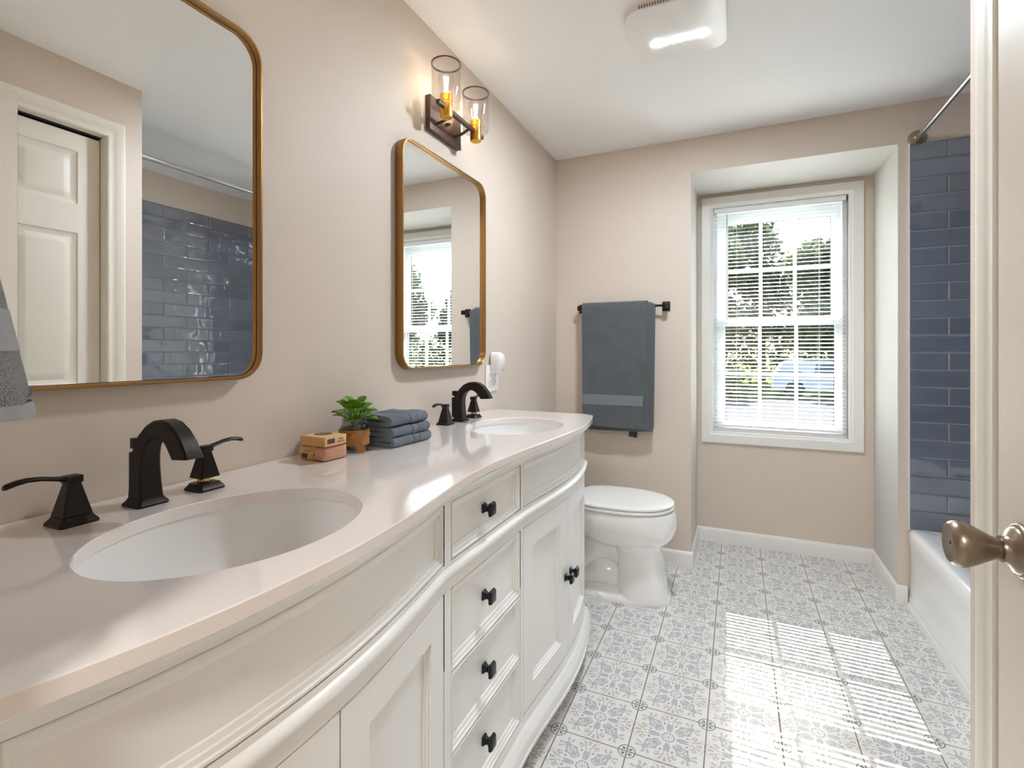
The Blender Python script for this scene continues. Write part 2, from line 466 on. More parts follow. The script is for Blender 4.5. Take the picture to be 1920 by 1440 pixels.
# ------------------------------------------------------------------ mesh helpers
class MB:
    """Collects shapes and links them as ONE mesh object."""
    def __init__(s):
        s.bm = bmesh.new()
    def quad_strip(s, rings, closed=True, cap0=False, cap1=False, flip=False):
        vr = [[s.bm.verts.new(p) for p in r] for r in rings]
        n = len(vr[0])
        for a, b in zip(vr[:-1], vr[1:]):
            for i in range(n if closed else n - 1):
                j = (i + 1) % n
                f = [a[i], a[j], b[j], b[i]]
                try: s.bm.faces.new(f[::-1] if flip else f)
                except ValueError: pass
        for cap, ring in ((cap0, vr[0]), (cap1, vr[-1])):
            if cap:
                try: s.bm.faces.new(ring)
                except ValueError: pass
        return vr
    def box(s, lo, hi, bev=0.0, rot=None, piv=None):
        x0, y0, z0 = lo; x1, y1, z1 = hi
        b2 = bmesh.new()
        bmesh.ops.create_cube(b2, size=1)
        for v in b2.verts:
            v.co = Vector(((x0 + x1) / 2 + v.co.x * (x1 - x0), (y0 + y1) / 2 + v.co.y * (y1 - y0), (z0 + z1) / 2 + v.co.z * (z1 - z0)))
        if bev:
            bmesh.ops.bevel(b2, geom=b2.edges[:], offset=bev, segments=2, affect='EDGES', profile=0.6, clamp_overlap=True)
        if rot is not None:
            piv = Vector(piv if piv else (0, 0, 0))
            for v in b2.verts: v.co = piv + rot @ (v.co - piv)
        s.merge(b2)
        return s
    def merge(s, b2):
        mp = {}
        for v in b2.verts: mp[v] = s.bm.verts.new(v.co)
        for f in b2.faces:
            try: s.bm.faces.new([mp[v] for v in f.verts])
            except ValueError: pass
        b2.free()
    def tube(s, pts, r, n=12, cap=True):
        pts = [Vector(p) for p in pts]
        rs = r if isinstance(r, (list, tuple)) else [r] * len(pts)
        rings = []
        prev = None
        for i, p in enumerate(pts):
            t = (pts[min(i + 1, len(pts) - 1)] - pts[max(i - 1, 0)]).normalized()
            if prev is None:
                a = Vector((0, 0, 1)) if abs(t.z) < 0.9 else Vector((1, 0, 0))
                u = t.cross(a).normalized()
            else:
                u = (prev - t * prev.dot(t)).normalized()
            prev = u
            v = t.cross(u)
            rings.append([p + (u * cos(2 * pi * k / n) + v * sin(2 * pi * k / n)) * rs[i] for k in range(n)])
        s.quad_strip(rings, cap0=cap, cap1=cap)
        return s
    def lathe(s, prof, axis=(0, 0, 1), origin=(0, 0, 0), n=32, cap0=True, cap1=True):
        """prof: list of (radius, distance along axis)."""
        ax = Vector(axis).normalized()
        a = Vector((0, 0, 1)) if abs(ax.z) < 0.9 else Vector((1, 0, 0))
        u = ax.cross(a).normalized(); v = ax.cross(u)
        o = Vector(origin)
        rings = [[o + ax * h + (u * cos(2 * pi * k / n) + v * sin(2 * pi * k / n)) * max(r, 1e-5) for k in range(n)] for r, h in prof]
        s.quad_strip(rings, cap0=cap0, cap1=cap1)
        return s
    def sphere(s, c, r, sx=1, sy=1, sz=1, n=16):
        b2 = bmesh.new()
        bmesh.ops.create_uvsphere(b2, u_segments=n, v_segments=n // 2 + 2, radius=r)
        for v in b2.verts: v.co = Vector((c[0] + v.co.x * sx, c[1] + v.co.y * sy, c[2] + v.co.z * sz))
        s.merge(b2)
        return s
    def prism(s, poly, axis, a, b):
        """poly: 2D points in the plane across axis (0:x -> (y,z), 1:y -> (x,z), 2:z -> (x,y))."""
        def P(p, h):
            return {0: (h, p[0], p[1]), 1: (p[0], h, p[1]), 2: (p[0], p[1], h)}[axis]
        s.quad_strip([[P(p, a) for p in poly], [P(p, b) for p in poly]], cap0=True, cap1=True)
        return s
    def build(s, name, mat, parent=None, sharp=32, smooth=True, loc=None, weld=True):
        bm = s.bm
        if weld: bmesh.ops.remove_doubles(bm, verts=bm.verts[:], dist=1e-6)
        bmesh.ops.recalc_face_normals(bm, faces=bm.faces[:])
        if smooth:
            lim = radians(sharp)
            for f in bm.faces: f.smooth = True
            for e in bm.edges:
                if len(e.link_faces) == 2:
                    e.smooth = e.calc_face_angle(0) < lim
        me = bpy.data.meshes.new(name)
        if loc is not None:
            L = Vector(loc)
            for v in bm.verts: v.co -= L
        bm.to_mesh(me); bm.free()
        o = bpy.data.objects.new(name, me)
        COL.objects.link(o)
        me.materials.append(mat)
        if loc is not None: o.location = loc
        if parent is not None:
            o.parent = parent
            if loc is None: o.matrix_parent_inverse = Matrix.Translation(parent.location).inverted()
            else: o.location = Vector(loc) - parent.location
        return o

def thing(name, label, cat, loc=(0, 0, 0), group=None):
    o = bpy.data.objects.new(name, None)
    COL.objects.link(o)
    o.location = loc
    o.empty_display_size = 0.05
    o['label'] = label; o['category'] = cat
    if group: o['group'] = group
    return o

def tag(o, label, cat, group=None):
    o['label'] = label; o['category'] = cat
    if group: o['group'] = group
    return o

def struct(name, label=None, cat=None, mb=None, mat=None, loc=(0, 0, 0)):
    if mb is None:
        o = bpy.data.objects.new(name, None); COL.objects.link(o); o.location = loc
    else:
        o = mb.build(name, mat)
    o['kind'] = 'structure'
    if label: o['label'] = label
    if cat: o['category'] = cat
    return o

def lampd(name, kind, energy, loc, color, parent=None, radius=None, size=None):
    d = bpy.data.lights.new(name, kind)
    d.energy = energy; d.color = color
    if radius is not None: d.shadow_soft_size = radius
    if size is not None: d.shape = 'DISK'; d.size = size
    o = bpy.data.objects.new(name, d)
    COL.objects.link(o)
    o.location = Vector(loc) - (parent.location if parent else Vector((0, 0, 0)))
    if parent: o.parent = parent
    return o

def rrect(y0, y1, z0, z1, r, n=8):
    """Rounded rectangle, counter-clockwise list of (a, b)."""
    out = []
    for cx, cz, a0 in ((y1 - r, z1 - r, 0), (y0 + r, z1 - r, pi / 2), (y0 + r, z0 + r, pi), (y1 - r, z0 + r, 1.5 * pi)):
        for k in range(n + 1):
            a = a0 + pi / 2 * k / n
            out.append((cx + r * cos(a), cz + r * sin(a)))
    return out

# ------------------------------------------------------------------ room shell
CEIL = 2.30
YE = 2.83          # end wall
YB = 3.28          # back of the window recess
XR = 1.426         # closet wall
XT = 2.42          # tub back wall
RX0, RX1, RZ = 0.760, 1.664, 2.116     # recess
WX0, WX1, WZ0, WZ1 = 0.853, 1.546, 0.676, 2.027   # window opening

struct('floor', 'patterned grey and white medallion tile floor', 'floor', MB().box((-0.1, -1.8, -0.06), (2.6, 3.3, 0.0)), M_FLOOR)
struct('ceiling', 'smooth white ceiling', 'ceiling', MB().box((-0.1, -1.8, CEIL), (2.6, 3.0, CEIL + 0.1)), M_CEIL)
struct('wall_left', 'beige wall behind the vanity and mirrors', 'wall', MB().box((-0.12, -1.8, 0), (0.0, YE + 0.1, CEIL)), M_WALL)
mb = MB()
mb.box((-0.12, YE, 0), (RX0, YB + 0.16, CEIL + 0.1))
mb.box((RX1, YE, 0), (XT + 0.12, YB + 0.16, CEIL + 0.1))
mb.box((RX0, YE, RZ), (RX1, YB + 0.16, CEIL + 0.1))
mb.box((RX0, YB, 0), (WX0, YB + 0.14, RZ))
mb.box((WX1, YB, 0), (RX1, YB + 0.14, RZ))
mb.box((WX0, YB, 0), (WX1, YB + 0.14, WZ0))
mb.box((WX0, YB, WZ1), (WX1, YB + 0.14, RZ))
struct('wall_end', 'beige end wall with deep window recess', 'wall', mb, M_WALL)
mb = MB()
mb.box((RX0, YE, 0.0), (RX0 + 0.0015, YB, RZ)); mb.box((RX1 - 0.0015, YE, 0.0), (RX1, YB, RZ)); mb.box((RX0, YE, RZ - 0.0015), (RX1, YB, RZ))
struct('wall_recess', 'off-white sides and top of the window recess', 'wall', mb, M_RECESS)  # recess sides and top, lighter and more neutral than the end wall
# closet wall with its door opening, near wall with the entry opening
CY0, CY1, CZ = 0.18, 1.195, 2.06
mb = MB()
mb.box((XR, CY1, 0), (XR + 0.10, 1.327, CEIL))
mb.box((XR, 0.10, CZ), (XR + 0.10, CY1, CEIL))
mb.box((XR, 0.10, 0), (XR + 0.10, CY0, CZ))
mb.box((XR + 0.10, 1.227, 0), (XT, 1.327, CEIL))
struct('wall_right', 'beige wall around the sliding closet', 'wall', mb, M_WALL)
mb = MB()
mb.box((0.0, -0.02, 0), (0.52, 0.10, CEIL))
mb.box((1.32, -0.02, 0), (XT, 0.10, CEIL))
mb.box((0.52, -0.02, 2.07), (1.32, 0.10, CEIL))
struct('wall_near', 'beige wall around the entry doorway', 'wall', mb, M_WALL)
mb = MB()
mb.box((XT + 0.012, -1.8, 0), (XT + 0.12, YE, CEIL))
mb.box((-0.1, -1.9, 0), (XT + 0.12, -1.8, CEIL))
struct('wall_outer', 'plain beige outer wall of hall and tub alcove', 'wall', mb, M_WALL)
# blue tile fields
struct('wall_tile_end', 'glossy blue subway tile at the window end of the tub', 'wall tile', MB().box((1.705, YE - 0.010, 0.350), (XT, YE, 2.103)), M_TILE_X)
struct('wall_tile_back', 'glossy blue subway tile along the back of the tub', 'wall tile', MB().box((XT, 1.327, 0.350), (XT + 0.012, YE - 0.010, 2.103)), M_TILE_Y)
struct('wall_tile_near', 'glossy blue subway tile at the closet end of the tub', 'wall tile', MB().box((1.705, 1.327, 0.350), (XT, 1.337, 2.103)), M_TILE_X)
struct('wall_upper_back', 'beige strip above the back tub tile', 'wall', MB().box((XT + 0.004, 1.327, 2.103), (XT + 0.012, YE, CEIL)), M_WALL)

# baseboards: profile swept along straight runs
def base_profile(run):
    """run: (ax, ay, bx, by, nx, ny): floor line from a to b, room side n."""
    prof = [(0, 0), (0.0125, 0), (0.0125, 0.066), (0.010, 0.074), (0.005, 0.080), (0, 0.084)]
    ax, ay, bx, by, nx, ny = run
    return [[(px + nx * d, py + ny * d, z) for d, z in prof] for px, py in ((ax, ay), (bx, by))]
def baseboard(name, label, runs):
    mb = MB()
    for run in runs:
        mb.quad_strip(base_profile(run), closed=True, cap0=True, cap1=True)
    return struct(name, label, 'baseboard', mb, M_TRIM)
d = 0.0125
baseboard('baseboard_end', 'white baseboard on end wall behind the toilet', [(0.0, YE, RX0 + d, YE, 0, -1)])
baseboard('baseboard_recess', 'white baseboard around the window recess', [
    (RX0, YE, RX0, YB, 1, 0), (RX0, YB, RX1, YB, 0, -1), (RX1, YE, RX1, YB, -1, 0), (RX1 - d, YE, 1.697, YE, 0, -1)])
baseboard('baseboard_left', 'white baseboard behind the toilet tank', [(0.0, 1.96, 0.0, YE, 1, 0)])
# white strip of caulked trim along the tub foot
struct('trim_1', 'white caulked strip along the tub foot', 'trim', MB().prism([(1.684, 0.0), (1.700, 0.0), (1.700, 0.017), (1.695, 0.016), (1.688, 0.009)], 1, 1.34, YE - 0.014), M_CAULK)
struct('trim_2', 'pale edge strip beside the blue end tile', 'trim', MB().box((1.7005, YE - 0.011, 0.345), (1.705, YE, 2.107)), M_CAULK)

# ------------------------------------------------------------------ window
win = struct('window_1', 'white double hung window behind the blind', 'window', loc=(1.2, 3.28, 1.35))
mb = MB()
yc0, yc1 = YB - 0.019, YB
ox0, ox1, oz0, oz1 = 0.789, 1.617, 0.606, 2.092
prof = [(0.0, yc1), (0.0, yc0 + 0.003), (0.002, yc0), (0.046, yc0 - 0.001), (0.054, yc0 + 0.004), (0.062, yc0 + 0.006), (0.0645, yc0 + 0.009), (0.0645, YB + 0.04)]
rings = []
for ins, yy in prof:
    rings.append([(ox0 + ins, yy, oz0 + ins * 1.07), (ox1 - ins * 1.08, yy, oz0 + ins * 1.07), (ox1 - ins * 1.08, yy, oz1 - ins), (ox0 + ins, yy, oz1 - ins)])
mb.quad_strip(rings)
mb.build('window_casing', M_TRIM, win, sharp=20)
# jamb liner, sill
mb = MB()
mb.box((WX0 - 0.002, YB + 0.03, WZ0), (WX0 + 0.022, YB + 0.135, WZ1))
mb.box((WX1 - 0.022, YB + 0.03, WZ0), (WX1 + 0.002, YB + 0.135, WZ1))
mb.box((WX0, YB + 0.03, WZ1 - 0.02), (WX1, YB + 0.135, WZ1 + 0.002))
mb.box((WX0, YB + 0.02, WZ0 - 0.002), (WX1, YB + 0.135, WZ0 + 0.018))
mb.build('window_jamb', M_VINYL, win)
def sash(name, x0, x1, z0, z1, gx0, gx1, gz0, gz1, y0, y1):
    mb = MB()
    ym = (y0 + y1) / 2
    mb.box((x0, y0, z0), (gx0, y1, z1), 0.003); mb.box((gx1, y0, z0), (x1, y1, z1), 0.003)
    mb.box((gx0 - 0.002, y0, z0), (gx1 + 0.002, y1, gz0), 0.003); mb.box((gx0 - 0.002, y0, gz1), (gx1 + 0.002, y1, z1), 0.003)
    for k in (1, 2):
        xm = gx0 + (gx1 - gx0) * k / 3
        mb.box((xm - 0.0095, ym - 0.006, gz0), (xm + 0.0095, ym + 0.006, gz1), 0.002)
    zm = (gz0 + gz1) / 2
    mb.box((gx0, ym - 0.0055, zm - 0.0095), (gx1, ym + 0.0055, zm + 0.0095), 0.002)
    s = mb.build(name, M_VINYL, win)
    MB().box((gx0 - 0.003, ym - 0.0015, gz0 - 0.003), (gx1 + 0.003, ym + 0.0015, gz1 + 0.003)).build('window_pane', M_GLASS_W, s)
    # dark glazing bead round the pane
    g = MB()
    for a, b_ in (((gx0, gz0), (gx0 + 0.003, gz1)), ((gx1 - 0.003, gz0), (gx1, gz1)), ((gx0, gz1 - 0.003), (gx1, gz1))):
        g.box((a[0], ym + 0.004, a[1]), (b_[0], ym + 0.010, b_[1]))
    g.build('glazing_bead', M_DARK, s)
    return s
sash('window_sash', WX0 + 0.02, WX1 - 0.02, WZ0 + 0.014, 1.348, 0.9206, 1.4916, 0.735, 1.310, YB + 0.048, YB + 0.078)
sash('window_sash', WX0 + 0.02, WX1 - 0.02, 1.318, WZ1 - 0.016, 0.935, 1.479, 1.362, 1.941, YB + 0.084, YB + 0.112)

# ------------------------------------------------------------------ blind
bl = thing('window_blind', 'white mini blind with open slats hanging inside the window frame', 'blind', (1.2, 3.295, 2.0))
BY = YB + 0.016
bx0, bx1 = WX0 + 0.006, WX1 - 0.012
MB().box((bx0 - 0.002, BY - 0.014, 1.999), (bx1 + 0.004, BY + 0.014, 2.0255), 0.002).build('headrail', M_SLAT, bl)
MB().box((bx0, BY - 0.012, 0.703), (bx1, BY + 0.012, 0.718), 0.003).build('bottom_rail', M_SLAT, bl)
mb = MB()
ns = 57
tilt = radians(10)
for k in range(ns):
    z = 1.985 - k * (1.985 - 0.735) / (ns - 1)
    top, bot = [], []
    for j in range(5):
        t = j / 4 - 0.5
        dy, dz = t * 0.025, 0.0016 * (1 - 4 * t * t)
        y = BY + dy * cos(tilt); zz = z + dy * sin(tilt) + dz
        top.append((y, zz + 0.00018)); bot.append((y, zz - 0.00018))
    poly = top + bot[::-1]
    mb.quad_strip([[(bx0, a, b_) for a, b_ in poly], [(bx1, a, b_) for a, b_ in poly]], cap0=True, cap1=True)
mb.build('slats', M_SLAT, bl, sharp=60)
mb = MB()
for xc in (0.983, 1.412):
    for yy in (BY - 0.0135, BY + 0.0135):
        mb.tube([(xc, yy, 0.706), (xc, yy, 2.002)], 0.0006, 5)
mb.build('ladder_cords', M_CORD, bl)
MB().tube([(0.931, BY - 0.019, 1.985), (0.931, BY - 0.019, 1.352)], 0.0027, 8).build('tilt_wand', M_WAND, bl)

# ------------------------------------------------------------------ doors
def six_panel(mbx, x, st, y0, y1, z0, z1, rows=((0.24, 0.86), (1.01, 1.60), (1.715, 1.925))):
    """Door slab face at x, facing -x, as a height field with six raised panels; st is the stile width."""
    W = y1 - y0
    mid = 0.10
    cols = [(y0 + st, (y0 + y1) / 2 - mid / 2), ((y0 + y1) / 2 + mid / 2, y1 - st)]
    rows = [(z0 + a * (z1 - z0) / 2.03, z0 + b_ * (z1 - z0) / 2.03) for a, b_ in rows]
    pr = [(0, 0), (0.004, -0.004), (0.016, -0.009), (0.022, -0.0095), (0.040, -0.003), (0.048, -0.002)]
    rects = [(c, r) for c in cols for r in rows]
    ys, zs = {y0, y1}, {z0, z1}
    for c in cols:
        for i, _ in pr: ys |= {c[0] + i, c[1] - i}
    for r in rows:
        for i, _ in pr: zs |= {r[0] + i, r[1] - i}
    ys, zs = sorted(ys), sorted(zs)
    def dep(y, z):
        for c, r in rects:
            if c[0] <= y <= c[1] and r[0] <= z <= r[1]:
                m_ = min(y - c[0], c[1] - y, z - r[0], r[1] - z)
                for (i0, d0), (i1, d1) in zip(pr[:-1], pr[1:]):
                    if m_ <= i1 + 1e-9: return d0 + (d1 - d0) * max(0, m_ - i0) / (i1 - i0)
                return pr[-1][1]
        return 0
    g = [[mbx.bm.verts.new((x - dep(y, z), y, z)) for y in ys] for z in zs]
    for i in range(len(zs) - 1):
        for j in range(len(ys) - 1):
            mbx.bm.faces.new((g[i][j], g[i][j + 1], g[i + 1][j + 1], g[i + 1][j]))
# entry door, standing open in front of the closet
ed = struct('door_1', 'cream entry door swung open, its knob toward the tub', 'door', loc=(1.32, 0.12, 0.0))
DX = 1.302
mb = MB()
six_panel(mb, DX, 0.115, 0.105, 0.865, 0.012, 2.045)
mb.box((DX + 0.012, 0.105, 0.012), (DX + 0.035, 0.865, 2.045))
for lo, hi in (((DX, 0.8645, 0.012), (DX + 0.013, 0.865, 2.045)), ((DX, 0.105, 2.0445), (DX + 0.013, 0.865, 2.045)), ((DX, 0.105, 0.012), (DX + 0.013, 0.1055, 2.045))):
    mb.box(lo, hi)
mb.build('door_slab', M_DOOR, ed, sharp=20)
kn = MB()
KY, KZ = 0.803, 0.918
kn.lathe([(0.012, 0.012), (0.0125, 0.020), (0.0135, 0.027), (0.018, 0.036), (0.0235, 0.046), (0.0275, 0.055), (0.0285, 0.061), (0.0268, 0.067), (0.0235, 0.0705), (0.0215, 0.0705), (0.0195, 0.0690), (0.006, 0.0690), (0.001, 0.0685)], axis=(-1, 0, 0), origin=(DX, KY, KZ), n=40, cap0=False)
knob = kn.build('door_knob', M_NICKEL, ed, sharp=40)
MB().lathe([(0.033, 0.0), (0.033, 0.003), (0.0305, 0.006), (0.028, 0.0065), (0.026, 0.010), (0.0195, 0.013), (0.016, 0.018), (0.0155, 0.021), (0.012, 0.021)], axis=(-1, 0, 0), origin=(DX, KY, KZ), n=40).build('rosette', M_NICKEL, knob, sharp=40)
MB().lathe([(0.0022, 0.0), (0.0022, 0.0006), (0.001, 0.0008)], axis=(-1, 0, 0), origin=(DX - 0.0685, KY, KZ), n=14).build('lock_pin', M_DARK, knob)
MB().box((DX + 0.004, 0.8655, KZ - 0.028), (DX + 0.031, 0.8675, KZ + 0.028)).build('latch_plate', M_NICKEL, ed)

# closet: two sliding doors, casing and track
cl = struct('door_2', 'cream six panel sliding closet door under a white casing', 'door', loc=(1.47, 0.7, 0.0))
def closet(x, y0, y1):
    mb = MB()
    six_panel(mb, x, 0.075, y0, y1, 0.012, 2.032, ((0.24, 0.86), (1.02, 1.63), (1.745, 1.96)))
    mb.box((x + 0.012, y0, 0.012), (x + 0.03, y1, 2.032))
    mb.box((x, y1 - 0.0006, 0.012), (x + 0.013, y1, 2.032)); mb.box((x, y0, 2.0314), (x + 0.013, y1, 2.032))
    return mb
closet(1.462, 0.525, 1.185).build('door_panel', M_DOORP, cl, sharp=20)
closet(1.497, 0.185, 0.56).build('door_panel', M_DOORP, cl, sharp=20)
mb = MB(); mb.box((1.455, CY0, 2.040), (1.53, CY1, CZ)); mb.build('door_track', M_DARK, cl)
mb = MB(); mb.box((XR + 0.10, CY0 - 0.05, 0), (XR + 0.105, CY1 + 0.02, CZ)); mb.build('closet_backing', M_DARK, cl)
def casing(name, label, plane_x, y0, y1, ztop, w=0.066, sides=True):
    """Three-sided moulded casing on the -x face of a wall at plane_x around an opening y0..y1."""
    pr = [(0.0, 0.0), (0.0, 0.010), (0.004, 0.013), (0.012, 0.0135), (0.015, 0.0115), (0.030, 0.0125), (0.034, 0.015), (0.046, 0.0165), (0.056, 0.0185), (0.062, 0.018), (w, 0.014), (w, 0.0)]
    rings = []
    for ins, dd in pr:
        x = plane_x - dd
        rings.append([(x, y0 - ins, 0.0), (x, y0 - ins, ztop + ins), (x, y1 + ins, ztop + ins), (x, y1 + ins, 0.0)])
    mb = MB(); mb.quad_strip(rings, closed=False)
    return struct(name, label, 'trim', mb, M_DOORP)
casing('trim_3', 'cream moulded casing around the closet door', XR, CY0, CY1 - 0.006, CZ - 0.012)
mb = MB()
mb.box((XR - 0.001, CY1 - 0.008, 0), (XR + 0.10, CY1 + 0.001, CZ)); mb.box((XR - 0.001, CY0, CZ - 0.014), (XR + 0.03, CY1, CZ + 0.001)); mb.box((XR - 0.001, CY0 - 0.001, 0), (XR + 0.1, CY0 + 0.006, CZ))
struct('trim_4', 'cream jamb lining of the closet', 'trim', mb, M_DOORP)
mb = MB()
mb.box((0.52, -0.02, 0), (0.54, 0.10, 2.07)); mb.box((1.30, -0.02, 0), (1.32, 0.10, 2.07)); mb.box((0.54, -0.02, 2.05), (1.30, 0.10, 2.07))
mb.box((0.465, 0.10, 0), (0.535, 0.118, 2.12)); mb.box((0.465, 0.10, 2.052), (1.37, 0.118, 2.12)); mb.box((1.345, 0.10, 0), (1.405, 0.118, 2.12))
struct('trim_5', 'cream casing of the entry doorway', 'trim', mb, M_DOORP)

# ------------------------------------------------------------------ vanity
ZC = 0.905
CPTS = [(0.08, 0.43), (0.11, 0.458), (0.18, 0.492), (0.258, 0.514), (0.309, 0.523), (0.365, 0.530), (0.43, 0.534), (0.49, 0.535), (0.5585, 0.532), (0.655, 0.522), (0.771, 0.504), (0.879, 0.486),
        (0.972, 0.4795), (1.0625, 0.480), (1.202, 0.4865), (1.31, 0.494), (1.407, 0.502), (1.49, 0.509), (1.568, 0.512), (1.65, 0.511), (1.72, 0.506), (1.80, 0.495), (1.87, 0.482), (1.92, 0.470), (1.96, 0.458), (2.0, 0.445)]
def xc(y):
    P = CPTS
    i = max(1, min(len(P) - 3, next((k for k in range(len(P)) if P[k][0] > y), len(P) - 1) - 1))
    (x0, f0), (x1, f1), (x2, f2), (x3, f3) = P[i - 1], P[i], P[i + 1], P[i + 2]
    t = (y - x1) / (x2 - x1)
    m1 = (f2 - f0) / (x2 - x0) * (x2 - x1); m2 = (f3 - f1) / (x3 - x1) * (x2 - x1)
    return (2 * t ** 3 - 3 * t * t + 1) * f1 + (t ** 3 - 2 * t * t + t) * m1 + (-2 * t ** 3 + 3 * t * t) * f2 + (t ** 3 - t * t) * m2
def xf(y):
    """Cabinet face: follows the counter edge, flat across the drawer bank."""
    if 0.846 < y < 1.255:
        a, b = xc(0.846) - 0.034, xc(1.255) - 0.034
        return a + (b - a) * (y - 0.846) / 0.409
    return xc(y) - 0.034
VY0, VY1 = 0.135, 1.945
def frange(a, b, n): return [a + (b - a) * k / n for k in range(n + 1)]

van = thing('vanity_cabinet', 'white bow-front double vanity cabinet with black square knobs', 'vanity', (0.25, 1.04, 0.0))
def cbox(mb, y0, y1, z0, z1, d0, d1, n=None):
    """Box that follows the bowed front; d0/d1 offsets from the face curve."""
    n = n or max(2, int((y1 - y0) / 0.03))
    rings = [[(xf(y) + d0, y, z0), (xf(y) + d1, y, z0), (xf(y) + d1, y, z1), (xf(y) + d0, y, z1)] for y in frange(y0, y1, n)]
    mb.quad_strip(rings, cap0=True, cap1=True)
def cmould(mb, prof, y0, y1, right_wrap=None, left_wrap=None):
    """Moulding profile (offset, z) swept along the face and mitred round the cabinet ends."""
    path = []
    ys = frange(y0, y1, 64)
    if left_wrap is not None: path.append(('L', left_wrap))
    path += [('F', y) for y in ys]
    if right_wrap is not None: path.append(('R', right_wrap))
    rings = []
    for kind, v in path:
        ring = []
        for dd, z in prof:
            if kind == 'F':
                first = left_wrap is not None and v == ys[0]
                last = right_wrap is not None and v == ys[-1]
                s = (xf(min(v + .01, 1.99)) - xf(v - .01)) / .02
                nl = sqrt(1 + s * s)
                yy = v - s / nl * dd
                if last: yy = v + dd
                if first: yy = v - dd
                ring.append((xf(v) + dd / nl, yy, z))
            elif kind == 'R': ring.append((v, y1 + dd, z))
            else: ring.append((v, y0 - dd, z))
        rings.append(ring)
    mb.quad_strip(rings, closed=True, cap0=True, cap1=True)
# carcass
mb = MB()
ys = frange(VY0, VY1, 60)
outl = [(0.004, VY0)] + [(xf(y) - 0.020, y) for y in ys] + [(0.004, VY1)]
inl = [(0.010, VY0 + 0.006)] + [(xf(y) - 0.0222, y) for y in frange(VY0 + 0.006, VY1 - 0.006, 60)] + [(0.010, VY1 - 0.006)]
mb.quad_strip([[(a, b_, z) for a, b_ in pl_] for pl_, z in ((outl, 0.075), (outl, 0.858), (inl, 0.858), (inl, 0.082))], cap0=True, cap1=True)
out2 = [(0.004, VY0 + 0.02)] + [(xf(y) - 0.10, y) for y in frange(VY0 + 0.02, VY1 - 0.02, 40)] + [(0.004, VY1 - 0.02)]
mb.prism(out2, 2, 0.001, 0.075)
mb.box((0.004, VY1 - 0.02, 0.85), (xf(VY1) - 0.024, VY1, 0.884)); mb.box((0.004, VY0, 0.85), (xf(VY0) - 0.024, VY0 + 0.02, 0.884))
mb.build('body', M_CAB, van, sharp=30)
# face frame
mb = MB()
DY0, DY1 = 0.876, 1.233
LY0, LY1, RY0, RY1 = 0.190, 0.848, 1.254, 1.902
for y0, y1 in ((VY0, LY0), (LY1, DY0), (DY1, RY0), (RY1, VY1)):
    cbox(mb, y0 + (0.0015 if y0 > 0.2 else 0), y1 - (0.0015 if y1 < 1.9 else 0), 0.16, 0.884, -0.021, 0.0)
for y0, y1 in ((LY0, LY1), (DY0, DY1), (RY0, RY1)):
    cbox(mb, y0 - 0.0015, y1 + 0.0015, 0.8535, 0.884, -0.021, 0.0)
    cbox(mb, y0 - 0.0015, y1 + 0.0015, 0.677, 0.7325, -0.021, 0.0)
mb.build('face_frame', M_CAB, van, sharp=30)
# waist bead, cornice under the top, plinth moulding
mb = MB()
bead = [(-0.004, 0.700), (0.0, 0.700), (0.003, 0.7015), (0.007, 0.7045), (0.0095, 0.709), (0.0095, 0.715), (0.007, 0.7195), (0.003, 0.7225), (0.0, 0.724), (-0.004, 0.724)]
cmould(mb, bead, VY0, VY1, right_wrap=0.006, left_wrap=0.006)
mb.build('waist_bead', M_CAB, van, sharp=50)
mb = MB()
cor = [(-0.006, 0.8845), (0.023, 0.8845), (0.022, 0.880), (0.016, 0.8765), (0.012, 0.871), (0.006, 0.8665), (0.0025, 0.864), (0.002, 0.860), (-0.006, 0.860)]
cmould(mb, cor, VY0, VY1, right_wrap=0.006, left_wrap=0.006)
mb.build('cornice', M_CAB, van, sharp=40)
mb = MB()
pl = [(-0.026, 0.162), (0.0, 0.162), (0.0015, 0.138), (0.007, 0.133), (0.010, 0.125), (0.0155, 0.117), (0.018, 0.110), (0.0185, 0.086), (0.021, 0.084), (0.0215, 0.076), (0.019, 0.072), (-0.026, 0.072)]
cmould(mb, pl, VY0, VY1, right_wrap=0.006, left_wrap=0.006)
mb.build('plinth', M_CAB, van, sharp=35)
